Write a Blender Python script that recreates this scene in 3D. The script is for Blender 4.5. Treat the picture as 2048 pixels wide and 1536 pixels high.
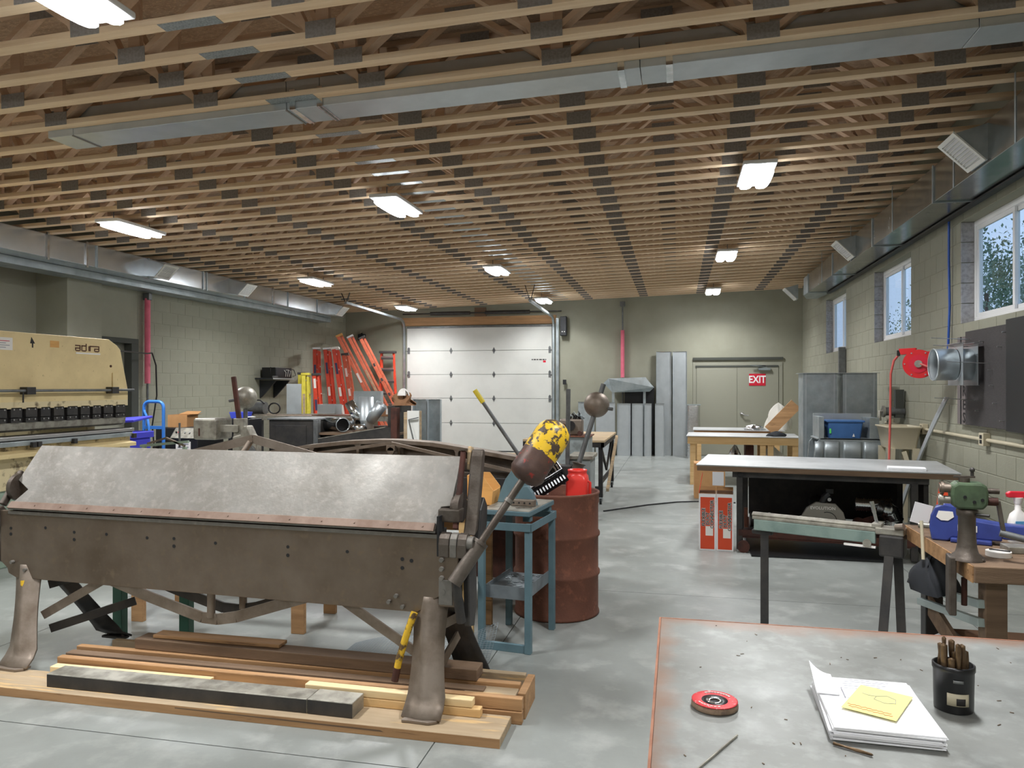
import bpy, bmesh, math, random
from mathutils import Vector, Matrix, Euler
random.seed(7)
for o in list(bpy.data.objects): bpy.data.objects.remove(o)
scene = bpy.context.scene
COL = scene.collection
PI = math.pi

# ---------------------------------------------------------------- camera
cam_d = bpy.data.cameras.new('camera'); cam = bpy.data.objects.new('camera', cam_d); COL.objects.link(cam)
cam_d.sensor_fit = 'HORIZONTAL'; cam_d.sensor_width = 36.0; cam_d.lens = 36.0*1500/2048
cam_d.shift_y = 5/2048; cam_d.clip_end = 300; cam_d.clip_start = 0.05
cam.location = (0, 0, 1.65); cam.rotation_euler = (PI/2, 0, math.atan(331/1500))
scene.camera = cam

# ---------------------------------------------------------------- world: dim blue dusk sky
W = bpy.data.worlds.new('dusk'); scene.world = W; W.use_nodes = True
nt = W.node_tree; nt.nodes.clear()
wo = nt.nodes.new('ShaderNodeOutputWorld'); bg = nt.nodes.new('ShaderNodeBackground')
bg.inputs[0].default_value = (0.60, 0.73, 0.95, 1); bg.inputs[1].default_value = 1.1
nt.links.new(bg.outputs[0], wo.inputs[0])

# ---------------------------------------------------------------- exposure
LAMP_POWER = 26.0      # radiance of the lamp lenses
LAMP_WATT = 58.0       # power of each lamp's downward beam
vs = scene.view_settings
vs.view_transform = 'Standard'; vs.look = 'None'; vs.gamma = 1.0; vs.exposure = 0.22
try: vs.use_curve_mapping = False
except Exception: pass

# ---------------------------------------------------------------- materials
def lin(c):
    return tuple(((x/255)/12.92 if x/255 <= .04045 else ((x/255+.055)/1.055)**2.4) for x in c) + (1,)
MATS = {}
def M(name, col, rough=.6, metal=0., var=None, vs=6., lo=.4, hi=.65, stretch=(1,1,1), bump=0., bs=40., detail=5.,
      var2=None, vs2=20., lo2=.55, hi2=.62, rv=0., emit=None, es=0., spec=.5, coat=0., alpha=1.):
    m = bpy.data.materials.new(name); m.use_nodes = True; MATS[name] = m
    n = m.node_tree.nodes; L = m.node_tree.links; b = n['Principled BSDF']
    b.inputs['Base Color'].default_value = lin(col); b.inputs['Roughness'].default_value = rough
    b.inputs['Metallic'].default_value = metal; b.inputs['Specular IOR Level'].default_value = spec
    b.inputs['Coat Weight'].default_value = coat; b.inputs['Alpha'].default_value = alpha
    if emit: b.inputs['Emission Color'].default_value = lin(emit); b.inputs['Emission Strength'].default_value = es
    if var or var2 or bump or rv:
        tc = n.new('ShaderNodeTexCoord'); mp = n.new('ShaderNodeMapping'); mp.inputs['Scale'].default_value = stretch
        L.new(tc.outputs['Object'], mp.inputs['Vector'])
    def noise(s, d=detail):
        k = n.new('ShaderNodeTexNoise'); k.inputs['Scale'].default_value = s; k.inputs['Detail'].default_value = d
        k.inputs['Roughness'].default_value = .6; L.new(mp.outputs[0], k.inputs['Vector']); return k
    def ramp(src, a, c):
        r = n.new('ShaderNodeValToRGB'); r.color_ramp.elements[0].position = a; r.color_ramp.elements[1].position = c
        L.new(src.outputs[0], r.inputs[0]); return r
    cur = None
    if var:
        k = noise(vs); r = ramp(k, lo, hi); mx = n.new('ShaderNodeMix'); mx.data_type = 'RGBA'
        mx.inputs[6].default_value = lin(col); mx.inputs[7].default_value = lin(var)
        L.new(r.outputs[0], mx.inputs[0]); cur = mx.outputs[2]
    if var2:
        k2 = noise(vs2); r2 = ramp(k2, lo2, hi2); mx2 = n.new('ShaderNodeMix'); mx2.data_type = 'RGBA'
        if cur: L.new(cur, mx2.inputs[6])
        else: mx2.inputs[6].default_value = lin(col)
        mx2.inputs[7].default_value = lin(var2); L.new(r2.outputs[0], mx2.inputs[0]); cur = mx2.outputs[2]
    if cur: L.new(cur, b.inputs['Base Color'])
    if rv:
        k3 = noise(vs*1.7); mr = n.new('ShaderNodeMapRange'); mr.inputs[1].default_value = .3; mr.inputs[2].default_value = .7
        mr.inputs[3].default_value = max(.03, rough-rv); mr.inputs[4].default_value = min(1, rough+rv)
        L.new(k3.outputs[0], mr.inputs[0]); L.new(mr.outputs[0], b.inputs['Roughness'])
    if bump:
        kb = noise(bs); bu = n.new('ShaderNodeBump'); bu.inputs['Strength'].default_value = bump; bu.inputs['Distance'].default_value = .01
        L.new(kb.outputs[0], bu.inputs['Height']); L.new(bu.outputs[0], b.inputs['Normal'])
    return m

M('wall_paint', (156,155,138), .75, var=(148,147,130), vs=1.3, bump=.25, bs=90)
M('mortar_paint', (148,147,130), .8)
M('bare_block', (176,174,176), .9, var=(150,148,148), vs=30, bump=.4, bs=120)
M('concrete', (146,150,146), .38, var=(120,123,119), vs=.9, lo=.35, hi=.7, var2=(166,168,164), vs2=3.5, lo2=.52, hi2=.75, rv=.1, bump=.06, bs=14, detail=9)
M('joint_dark', (88,86,82), .9)
M('lumber', (236,212,180), .65, var=(218,188,150), vs=4, stretch=(.35,6,6), lo=.35, hi=.7, bump=.1, bs=30)
M('truss_wood', (212,182,154), .7, var=(186,154,124), vs=3, stretch=(.5,6,6), lo=.3, hi=.7)
M('deck_board', (196,170,146), .8, var=(172,146,122), vs=14, lo=.35, hi=.65, stretch=(1,2,1), var2=(212,184,154), vs2=40)
M('plate_steel', (150,144,138), .55, .2, var=(132,126,120), vs=60)
M('splice_steel', (176,182,182), .4, .8, var=(140,146,146), vs=80)
M('galvanised', (196,202,205), .42, .72, var=(184,191,194), vs=5, lo=.3, hi=.7, rv=.05)
M('galv_dull', (178,186,188), .45, .75, var=(156,165,168), vs=5, rv=.1)
M('galv_bright', (225,228,230), .18, 1., var=(190,194,197), vs=10, bump=.05, bs=20)
M('duct_face', (168,170,166), .22, .95, var=(150,152,150), vs=3, rv=.06)
M('foil', (222,224,226), .15, 1., bump=.9, bs=22)
M('white_paint', (226,226,220), .45)
M('vinyl', (240,240,240), .4)
M('door_white', (206,206,200), .5, var=(200,200,194), vs=2)
M('grey_steel', (120,122,122), .45, .5, var=(96,98,98), vs=9)
M('dark_steel', (62,61,61), .5, .55, var=(84,80,76), vs=6, lo=.4, hi=.75, bump=.08)
M('black_steel', (36,35,36), .5, .4, var=(52,48,46), vs=8)
M('black_paint', (26,26,28), .5)
M('black_plastic', (24,24,26), .35)
M('worn_rusty', (132,112,99), .55, .4, var=(116,94,80), vs=9)
M('duct_bright', (206,210,212), .24, .95, var=(190,195,198), vs=2)
M('worn_steel', (126,123,117), .54, .5, var=(112,107,99), vs=2.2, lo=.4, hi=.7, var2=(141,136,129), vs2=26, lo2=.5, hi2=.8, rv=.1, bump=.10, bs=45)
M('apron_steel', (128,115,102), .46, .7, var=(106,92,78), vs=2.6, lo=.35, hi=.7, var2=(128,112,94), vs2=18, lo2=.55, hi2=.72, rv=.1, bump=.12, bs=26)
M('cast_iron', (104,96,88), .5, .6, var=(80,70,62), vs=9, lo=.4, hi=.7, bump=.2, bs=60)
M('leg_iron', (142,130,118), .5, .55, var=(112,98,84), vs=6, lo=.4, hi=.7, bump=.1, bs=40)
M('rust', (118,74,56), .75, .1, var=(94,57,43), vs=5, lo=.3, hi=.75, var2=(140,88,66), vs2=16, lo2=.55, hi2=.75, bump=.25, bs=60)
M('rust_dark', (86,50,40), .75, .2, var=(60,38,32), vs=8, bump=.2)
M('wood_new', (226,190,136), .6, var=(208,168,112), vs=3.2, stretch=(.5,8,8), lo=.35, hi=.7)
M('wood_pale', (240,216,170), .6, var=(226,194,142), vs=3, stretch=(.4,8,8), lo=.35, hi=.7)
M('wood_old', (188,146,102), .7, var=(150,112,74), vs=2.4, stretch=(.4,7,7), lo=.35, hi=.7, var2=(104,72,46), vs2=9, lo2=.6, hi2=.72, bump=.12)
M('wood_dusty', (178,158,130), .8, var=(152,132,104), vs=2.4, stretch=(.5,6,6), lo=.35, hi=.7, var2=(200,168,120), vs2=5)
M('wood_dark', (126,102,80), .8, var=(98,78,60), vs=3, stretch=(.5,6,6), lo=.35, hi=.7, bump=.2)
M('plywood', (222,170,100), .6, var=(208,154,86), vs=3, stretch=(1,1,6))
M('cardboard', (196,148,98), .8, var=(184,136,88), vs=4)
M('cardboard_dark', (150,110,78), .85)
M('yellow_chipped', (226,184,38), .45, var=(226,184,38), vs=3, var2=(74,60,50), vs2=26, lo2=.52, hi2=.56, bump=.15)
M('weight_bare', (96,72,62), .5, .25, var=(74,58,54), vs=9, lo=.35, hi=.65, var2=(166,58,50), vs2=15, lo2=.60, hi2=.66, bump=.15)
M('yellow_grip', (228,206,60), .45)
M('yellow_worn', (216,174,44), .5, var=(92,70,44), vs=22, lo=.52, hi=.6)
M('cream', (230,208,156), .45, var=(214,192,142), vs=2.2, var2=(188,164,118), vs2=30, lo2=.66, hi2=.7)
M('cream_old', (214,198,158), .55, var=(120,104,78), vs=9, lo=.55, hi=.66)
M('machine_green', (150,168,150), .5, var=(132,150,134), vs=5)
M('brown_ink', (92,52,34), .6)
M('pink_foam', (232,120,140), .7, var=(216,100,124), vs=4)
M('truck_blue', (60,126,208), .35)
M('bin_purple', (76,76,206), .4)
M('tote_blue', (70,112,168), .4, var=(62,102,156), vs=6)
M('small_blue', (62,76,190), .4)
M('vise_blue', (56,72,146), .38, var=(48,60,124), vs=8)
M('ladder_red', (228,74,44), .5, var=(206,60,36), vs=7)
M('ladder_orange', (222,116,84), .6, var=(200,96,68), vs=9, var2=(170,120,90), vs2=30, lo2=.6, hi2=.7)
M('ladder_yellow', (222,206,70), .55, var=(200,184,60), vs=8)
M('ladder_cap', (66,62,60), .6)
M('aluminium', (196,196,196), .35, .9)
M('label_white', (238,234,228), .6)
M('label_ink', (60,54,90), .6)
M('reel_red', (206,34,40), .35, coat=.3)
M('hose_red', (186,82,74), .5)
M('hose_blue', (40,84,170), .45)
M('jug_red', (234,62,54), .35)
M('exit_red', (204,32,56), .4)
M('sign_white', (244,240,240), .5)
M('blue_grey', (96,122,130), .5, var=(86,110,118), vs=6)
M('teal_steel', (128,146,138), .5, var=(100,120,114), vs=7, lo=.45, hi=.7)
M('housing_grey', (152,160,160), .5, .3, var=(120,124,122), vs=6, lo=.45, hi=.65)
M('worn_pale', (172,168,156), .45, .5, var=(130,126,116), vs=12)
M('machine_dark_green', (84,104,76), .5, var=(62,74,56), vs=9)
M('saw_grey', (140,136,126), .55)
M('box_orange', (222,78,40), .6)
M('ink_black', (30,26,26), .6)
M('peg_dark', (66,62,62), .7, var=(54,51,51), vs=30, stretch=(1,1,8))
M('peg_light', (112,104,102), .7)
M('paper', (246,246,248), .8)
M('paper_grey', (214,214,216), .8)
M('note_yellow', (244,234,150), .8)
M('ink_red', (216,90,70), .7)
M('ink_grey', (150,150,160), .7)
M('disc_red', (206,52,58), .45, var=(232,190,190), vs=90, lo=.6, hi=.66)
M('disc_flap', (150,126,104), .8, var=(110,92,78), vs=60)
M('sheet_top', (196,198,198), .42, .35, var=(182,184,184), vs=3, rv=.08)
M('table_steel', (148,150,146), .44, .35, var=(130,131,126), vs=3.2, lo=.35, hi=.7, var2=(168,170,167), vs2=16, lo2=.5, hi2=.85, rv=.1, bump=.05, bs=18)
M('table_rust', (168,118,92), .6, .3, var=(140,92,70), vs=12)
M('drill_bit', (120,98,74), .45, .7, var=(90,72,54), vs=30)
M('sink_beige', (196,186,160), .5)
M('plastic_wrap', (226,222,212), .6, bump=.5, bs=12)
M('cloth_black', (34,36,40), .9)
M('blue_liquid', (96,170,220), .3)
M('spray_red', (222,38,58), .4)
M('tray_grey', (132,140,144), .5, .4, var=(112,118,122), vs=8)
M('wire_mesh', (150,160,166), .45, .8)
M('opener_black', (28,30,34), .5)
M('lamp_housing', (226,228,230), .5)
M('lamp_diffuser', (255,255,255), .5, emit=(246,250,255), es=LAMP_POWER)
M('bark', (70,58,48), .9)
M('leaf', (112,140,116), .8, var=(88,116,96), vs=3)
M('grass', (70,96,56), .9)
M('shelf_dark', (40,42,46), .5)
M('green_steel', (52,92,74), .5)
M('pale_bar', (176,190,188), .4, .5)
M('door_paint', (150,149,134), .55)
M('dark_trim', (70,72,66), .8)  # dark grey of the side door frame, door head strips and valve plate
M('black_cable', (20,20,22), .5)
M('green_tag', (96,220,110), .5)
M('shelf_edge', (170,172,170), .5)
def edge_rust():
    m = MATS['table_steel']; n = m.node_tree.nodes; L = m.node_tree.links; b = n['Principled BSDF']
    src = b.inputs['Base Color'].links[0].from_socket
    tc = n.new('ShaderNodeTexCoord'); sp = n.new('ShaderNodeSeparateXYZ'); L.new(tc.outputs['Object'], sp.inputs[0])
    def rng(sock, a, c):
        r = n.new('ShaderNodeMapRange'); r.inputs[1].default_value = a; r.inputs[2].default_value = c; L.new(sock, r.inputs[0]); return r.outputs[0]
    mx = n.new('ShaderNodeMath'); mx.operation = 'MAXIMUM'; L.new(rng(sp.outputs[1], 2.30, 2.49), mx.inputs[0]); L.new(rng(sp.outputs[0], .06, -.06), mx.inputs[1])
    k = n.new('ShaderNodeTexNoise'); k.inputs['Scale'].default_value = 9; k.inputs['Detail'].default_value = 8; L.new(tc.outputs['Object'], k.inputs['Vector'])
    ad = n.new('ShaderNodeMath'); ad.operation = 'ADD'; L.new(mx.outputs[0], ad.inputs[0]); L.new(k.outputs[0], ad.inputs[1])
    f = rng(ad.outputs[0], .95, 1.45); mix = n.new('ShaderNodeMix'); mix.data_type = 'RGBA'; mix.inputs[7].default_value = lin((146,122,107))
    L.new(f, mix.inputs[0]); L.new(src, mix.inputs[6]); L.new(mix.outputs[2], b.inputs['Base Color'])
edge_rust()
def glass_mat():
    m = bpy.data.materials.new('window_glass'); m.use_nodes = True; MATS['window_glass'] = m
    n = m.node_tree.nodes; L = m.node_tree.links; n.clear()
    o = n.new('ShaderNodeOutputMaterial'); mx = n.new('ShaderNodeMixShader'); t = n.new('ShaderNodeBsdfTransparent')
    g = n.new('ShaderNodeBsdfGlossy'); g.inputs['Roughness'].default_value = .02; lw = n.new('ShaderNodeLayerWeight'); lw.inputs[0].default_value = .5; pw_ = n.new('ShaderNodeMath'); pw_.operation = 'POWER'; pw_.inputs[1].default_value = 5; L.new(lw.outputs['Facing'], pw_.inputs[0]); fr = n.new('ShaderNodeMapRange'); fr.inputs[3].default_value = .04; fr.inputs[4].default_value = .7; L.new(pw_.outputs[0], fr.inputs[0])
    t.inputs[0].default_value = (.86,.92,.96,1)
    L.new(fr.outputs[0], mx.inputs[0]); L.new(t.outputs[0], mx.inputs[1]); L.new(g.outputs[0], mx.inputs[2]); L.new(mx.outputs[0], o.inputs[0])
glass_mat()

# ---------------------------------------------------------------- mesh helpers
def frame(d, up=(0,0,1)):
    d = Vector(d).normalized(); up = Vector(up)
    if abs(d.dot(up)) > .995: up = Vector((0,1,0))
    s = d.cross(up).normalized(); u = s.cross(d).normalized(); return d, s, u
class MB:
    def __init__(s): s.v = []; s.f = []; s.m = []
    def add(s, vs, fs, sm=False):
        b = len(s.v); s.v += [tuple(p) for p in vs]; s.f += [tuple(i+b for i in f) for f in fs]; s.m += [sm]*len(fs); return s
    def box(s, x0, y0, z0, x1, y1, z1):
        return s.add([(x,y,z) for z in (z0,z1) for y in (y0,y1) for x in (x0,x1)],
            [(0,2,3,1),(4,5,7,6),(0,1,5,4),(2,6,7,3),(0,4,6,2),(1,3,7,5)])
    def obox(s, c, sz, rot=(0,0,0)):
        R = rot if isinstance(rot, Matrix) else Euler(rot).to_matrix()
        c = Vector(c); h = [k/2 for k in sz]
        return s.add([c + R @ Vector((x*h[0],y*h[1],z*h[2])) for z in (-1,1) for y in (-1,1) for x in (-1,1)],
            [(0,2,3,1),(4,5,7,6),(0,1,5,4),(2,6,7,3),(0,4,6,2),(1,3,7,5)])
    def bar(s, p, q, w, h, up=(0,0,1)):
        p, q = Vector(p), Vector(q); d, a, u = frame(q-p, up)
        vs = [e + a*(i*w/2) + u*(j*h/2) for e in (p,q) for j in (-1,1) for i in (-1,1)]
        return s.add(vs, [(0,2,3,1),(4,5,7,6),(0,1,5,4),(2,6,7,3),(0,4,6,2),(1,3,7,5)])
    def cyl(s, p, q, r, r2=None, n=16, cap=True, sm=True):
        r2 = r if r2 is None else r2; p, q = Vector(p), Vector(q); d, a, u = frame(q-p)
        vs = []
        for e, R in ((p,r),(q,r2)):
            vs += [e + a*(math.cos(2*PI*i/n)*R) + u*(math.sin(2*PI*i/n)*R) for i in range(n)]
        s.add(vs, [(i,(i+1)%n,n+(i+1)%n,n+i) for i in range(n)], sm)
        if cap:
            if r > 1e-5: s.add(vs[:n], [tuple(range(n))[::-1]])
            if r2 > 1e-5: s.add(vs[n:], [tuple(range(n))])
        return s
    def tube(s, pts, r, n=8, cap=True):
        pts = [Vector(p) for p in pts]; rs = r if isinstance(r,(list,tuple)) else [r]*len(pts)
        vs = []; a = None
        for i, p in enumerate(pts):
            d = (pts[min(i+1,len(pts)-1)] - pts[max(i-1,0)]).normalized()
            if a is None: _, a, u = frame(d)
            a = (a - d*a.dot(d)).normalized(); u = a.cross(d)
            vs += [p + a*(math.cos(2*PI*k/n)*rs[i]) + u*(math.sin(2*PI*k/n)*rs[i]) for k in range(n)]
        fs = [(i*n+k, i*n+(k+1)%n, (i+1)*n+(k+1)%n, (i+1)*n+k) for i in range(len(pts)-1) for k in range(n)]
        s.add(vs, fs, True)
        if cap: s.add(vs[:n], [tuple(range(n))]); s.add(vs[-n:], [tuple(range(n))[::-1]])
        return s
    def prism(s, poly, ax, a, b):
        def P(p, t): return (t,p[0],p[1]) if ax == 'x' else ((p[0],t,p[1]) if ax == 'y' else (p[0],p[1],t))
        n = len(poly); vs = [P(p,a) for p in poly] + [P(p,b) for p in poly]
        return s.add(vs, [tuple(range(n)), tuple(range(n,2*n))[::-1]] + [(i,n+i,n+(i+1)%n,(i+1)%n) for i in range(n)])
    def lathe(s, prof, n=24, o=(0,0,0), d=(0,0,1), sm=True):
        o = Vector(o); d, a, u = frame(d); vs = []
        for r, z in prof: vs += [o + d*z + a*(math.cos(2*PI*i/n)*r) + u*(math.sin(2*PI*i/n)*r) for i in range(n)]
        return s.add(vs, [(j*n+i, j*n+(i+1)%n, (j+1)*n+(i+1)%n, (j+1)*n+i) for j in range(len(prof)-1) for i in range(n)], sm)
    def sphere(s, c, r, n=24):
        return s.lathe([(max(1e-4,r*math.sin(PI*k/(n//2))), -r*math.cos(PI*k/(n//2))) for k in range(n//2+1)], n, c)
    def plate(s, pts, t, nrm=None):
        # a flat or bent sheet: list of 3-D outline points, thickened along its normal
        pts = [Vector(p) for p in pts]; nv = Vector(nrm) if nrm else (pts[1]-pts[0]).cross(pts[2]-pts[1]).normalized()
        n = len(pts); vs = pts + [p + nv*t for p in pts]
        return s.add(vs, [tuple(range(n))[::-1], tuple(range(n,2*n))] + [(i,(i+1)%n,n+(i+1)%n,n+i) for i in range(n)])
    def grid(s, fn, nu, nv, t=0., sm=True):
        vs = [fn(i/nu, j/nv) for j in range(nv+1) for i in range(nu+1)]
        fs = [(j*(nu+1)+i, j*(nu+1)+i+1, (j+1)*(nu+1)+i+1, (j+1)*(nu+1)+i) for j in range(nv) for i in range(nu)]
        return s.add(vs, fs, sm)
    def mesh(s, name, mat):
        me = bpy.data.meshes.new(name); me.from_pydata(s.v, [], s.f)
        me.polygons.foreach_set('use_smooth', s.m)
        bm = bmesh.new(); bm.from_mesh(me); bmesh.ops.recalc_face_normals(bm, faces=bm.faces); bm.to_mesh(me); bm.free()
        me.materials.append(MATS[mat]); me.update(); return me
    def build(s, name, mat, parent=None, bevel=0., seg=2, solid=0.):
        return put(name, s.mesh(name, mat), parent, bevel, seg, solid)
def put(name, me, parent=None, bevel=0., seg=2, solid=0.):
    o = bpy.data.objects.new(name, me); COL.objects.link(o)
    if parent: o.parent = parent
    if solid:
        m = o.modifiers.new('thickness', 'SOLIDIFY'); m.thickness = solid; m.offset = 0
    if bevel:
        m = o.modifiers.new('edges', 'BEVEL'); m.width = bevel; m.segments = seg; m.limit_method = 'ANGLE'; m.angle_limit = .7
        m.harden_normals = False
    return o
def tag(o, label, cat, group=None):
    o['label'] = label; o['category'] = cat
    if group: o['group'] = group
    return o
def thing(name, label, cat, loc=(0,0,0), rz=0., group=None):
    o = bpy.data.objects.new(name, None); COL.objects.link(o); o.empty_display_size = .1
    o.location = loc; o.rotation_euler = (0,0,rz); return tag(o, label, cat, group)
def struct(o): o['kind'] = 'structure'; return o
def copy_thing(root, loc, rot, label=None):
    r = root.copy(); COL.objects.link(r); r.location = loc; r.rotation_euler = rot
    if label: r['label'] = label
    for c in list(root.children):
        k = c.copy(); COL.objects.link(k); k.parent = r
        for g in list(c.children):
            h = g.copy(); COL.objects.link(h); h.parent = k
    return r
def text(body, size, mat, parent, mtx, name='lettering', ext=.001, sx=1., bold=0.):
    cu = bpy.data.curves.new('t', 'FONT'); cu.body = body; cu.size = size; cu.extrude = ext; cu.offset = bold
    cu.align_x = 'CENTER'; cu.align_y = 'CENTER'; cu.resolution_u = 2
    t = bpy.data.objects.new('t', cu); COL.objects.link(t)
    dg = bpy.context.evaluated_depsgraph_get(); me = bpy.data.meshes.new_from_object(t.evaluated_get(dg))
    bpy.data.objects.remove(t); me.name = name
    me.transform(mtx @ Matrix.Diagonal((sx,1,1,1))); me.materials.clear(); me.materials.append(MATS[mat])
    return put(name, me, parent)
def axes(o, x, y):
    x = Vector(x).normalized(); y = Vector(y).normalized(); z = x.cross(y)
    m = Matrix((x, y, z)).transposed().to_4x4(); m.translation = Vector(o); return m

# ================================================================ SETTING
XL, XR, YB, YF = -8.6, 2.84, 18.5, -4.0
SL = 0.029
def ceil(x): return 3.93 - SL*(2.84-x)
TILT = -math.atan(SL)          # rotation about Y: rises towards +X

# floor with sawn joints
fl = struct(MB().box(-9.4,YF,-.12, 3.0,YB+.2,-.02).build('floor','joint_dark'))
xs = [-9.4,-7.31,-4.2,-1.1,2.0,3.0]; ys = [YF,-.03,3.07,6.08,9.19,12.3,15.4,YB+.2]
for i in range(len(xs)-1):
    for j in range(len(ys)-1):
        MB().box(xs[i]+.003,ys[j]+.003,-.02, xs[i+1]-.003,ys[j+1]-.003,0).build('slab','concrete',fl)

# roof deck above the trusses
c = MB(); zt = .50
c.add([(x,y,ceil(x)+zt+d) for d in (0,.05) for y in (YF,YB+.2) for x in (-9.4,3.1)], [(0,1,3,2),(4,6,7,5),(0,4,5,1),(2,3,7,6),(0,2,6,4),(1,5,7,3)])
struct(c.build('ceiling','deck_board'))

CH = .2085; BL = .4064
WIN = [(6.72,8.52),(10.19,11.99),(13.88,15.67)]; WZ0, WZ1 = 11*CH, 16*CH
def blocks(wall, plane, sgn, y0, y1, z1, holes, limit, ztop):
    """courses of painted concrete block on a wall in a plane x = const, facing sgn"""
    cell = []
    k = 0
    while k*CH < z1-.02:
        za, zb = k*CH+.004, min((k+1)*CH-.004, ztop)
        y = y0 - (BL/2 if k%2 else 0)
        while y < y1:
            a, b = max(y, y0), min(y+BL, y1); segs = [(a,b)]
            for (h0,h1,hz0,hz1) in holes:
                if zb > hz0+.01 and za < hz1-.01:
                    ns = []
                    for s0,s1 in segs:
                        if s1 <= h0 or s0 >= h1: ns.append((s0,s1)); continue
                        if s0 < h0: ns.append((s0,h0))
                        if s1 > h1: ns.append((h1,s1))
                    segs = ns
            for s0,s1 in segs:
                if s1-s0 > .03: cell.append((s0+.004,s1-.004,za,zb))
            y += BL
        k += 1
    cell.sort(key=lambda q: q[0]); cache = {}; rest = MB()
    for n,(a,b,za,zb) in enumerate(cell):
        t = .03; L, H = round(b-a,3), round(zb-za,3); bv = .003
        xs_ = (plane+sgn*t*-1, plane-sgn*bv*-1*-1, plane)
        def geo(m, a, b, za, zb):
            # bevelled pillow: back rim then front face
            back = plane - sgn*t; mid = plane - sgn*bv
            ring = lambda x,i: [(x,a+i,za+i),(x,b-i,za+i),(x,b-i,zb-i),(x,a+i,zb-i)]
            v = ring(back,0)+ring(mid,0)+ring(plane,bv)
            f = [(i,(i+1)%4,4+(i+1)%4,4+i) for i in range(4)] + [(4+i,4+(i+1)%4,8+(i+1)%4,8+i) for i in range(4)] + [(8,9,10,11)]
            m.add(v, f)
        if n < limit:
            key = (L,H)
            if key not in cache:
                m = MB(); geo(m, -L/2, L/2, -H/2, H/2); cache[key] = m.mesh('block','wall_paint')
            o = put('block', cache[key], wall); o.location = (0,(a+b)/2,(za+zb)/2)
        else: geo(rest, a, b, za, zb)
    if rest.v:
        o = rest.build('block_courses','wall_paint',wall); o['kind'] = 'stuff'

# right wall with three window openings
w = MB(); xi, xo = XR+.004, XR+.20
w.box(XR,YF,0,xo,5.6,4.42)
ye = 5.6
for a,b in WIN:
    w.box(xi,ye,0,xo,a,4.42); w.box(xi,a,0,xo,b,WZ0); w.box(xi,a,WZ1,xo,b,4.42); ye = b
w.box(xi,ye,0,xo,YB+.2,4.42)
wr = struct(w.build('wall_right','mortar_paint'))
blocks(wr, XR, -1, 5.6, YB, 3.9, [(a,b,WZ0,WZ1) for a,b in WIN], 300, 3.9)
for a,b in WIN:                                      # bare block ends in the reveals
    for k in range(5):
        z = WZ0 + k*CH
        for yy, s in ((b,-1),(a,1)):
            MB().box(XR+.002, min(yy,yy+s*.012), z+.004, XR+.135, max(yy,yy+s*.012), z+CH-.004).build('reveal_block', 'bare_block', wr, .002, 1)

# left wall, pilaster and recess
w = MB(); DY0, DY1, DZ = 9.76, 10.62, 2.42
w.box(XL-.2,DY1,0,XL-.004,YB+.2,4.2); w.box(XL-.2,DY0,DZ,XL-.004,DY1,4.2)
w.box(XL-.5,9.1,0,XL+.08,DY0,4.2); w.box(-9.4,YF,0,-9.05,9.1,4.2)
wl = struct(w.build('wall_left','wall_paint'))
blocks(wl, XL, 1, DY1, YB, 3.58, [], 300, 3.58)
struct(MB().box(-9.4,YB,0,3.04,YB+.2,4.42).build('wall_back','wall_paint'))
struct(MB().box(-9.4,YF-.2,0,3.04,YF,4.42).build('wall_front','wall_paint'))

# windows -------------------------------------------------------------
for n,(a,b) in enumerate(WIN):
    x0, x1 = XR+.125, XR+.19; g = .055
    f = MB(); f.box(x0,a,WZ0,x1,b,WZ0+g); f.box(x0,a,WZ1-g,x1,b,WZ1); f.box(x0,a,WZ0+g,x1,a+g,WZ1-g); f.box(x0,b-g,WZ0+g,x1,b,WZ1-g)
    fr = struct(f.build('window_%d' % (n+1),'vinyl',None,.004))
    mid = (a+b)/2
    for (s0,s1,xx) in ((a+g,mid+.03,x0+.035),(mid-.03,b-g,x0+.008)):
        s = MB(); h = .045; z0, z1 = WZ0+g, WZ1-g
        s.box(xx,s0,z0,xx+.024,s1,z0+h); s.box(xx,s0,z1-h,xx+.024,s1,z1); s.box(xx,s0,z0+h,xx+.024,s0+h,z1-h); s.box(xx,s1-h,z0+h,xx+.024,s1,z1-h)
        so = s.build('sash','vinyl',fr,.003)
        MB().box(xx+.010,s0+h,z0+h,xx+.014,s1-h,z1-h).build('pane','window_glass',so)
    if n < 1: MB().box(x0+.004,b-g-.052,WZ1-.30,x0+.008,b-g-.02,WZ1-.12).build('sticker','label_white',fr)

# garage door ----------------------------------------------------------
GX0, GX1, GY = -6.85, -3.05, YB-.06
gd = MB().box(GX0-.02,GY+.02,0,GX1+.02,GY+.05,3.16).build('door_1','grey_steel'); struct(gd)
zz = [0,.103,.723,1.345,1.955,2.564,3.17]; zz = [.02,.72,1.345,1.955,2.564,3.17]
for k in range(5):
    s = MB().box(GX0,GY-.03,zz[k]+.004,GX1,GY+.02,zz[k+1]-.004).build('door_panel','door_white',gd,.006)
    if k == 4: continue
for k in range(1,5):
    for x in (-5.66,-4.53):
        h = MB(); y = GY-.04; z = zz[k]
        h.prism([(x-.035,z+.01),(x,z+.085),(x+.035,z+.01),(x+.035,z-.01),(x,z-.085),(x-.035,z-.01)],'y',y,y+.01); h.cyl((x-.03,y-.006,z),(x+.03,y-.006,z),.008,n=8)
        h.build('hinge','grey_steel',gd)
    for x,s in ((GX0+.05,-1),(GX1-.05,1)):
        h = MB(); h.prism([(x-.03,zz[k]-.07),(x+.03,zz[k]-.07),(x+.03,zz[k]+.07),(x,zz[k]+.1),(x-.03,zz[k]+.07)],'y',GY-.045,GY-.03); h.cyl((x,GY-.05,zz[k]),(x+s*.12,GY-.05,zz[k]),.009,n=8)
        h.build('roller_bracket','grey_steel',gd)
MB().box(GX0,GY-.05,3.15,GX1,GY+.05,3.19).build('top_seal','grey_steel',gd)
lab = MB(); 
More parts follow.
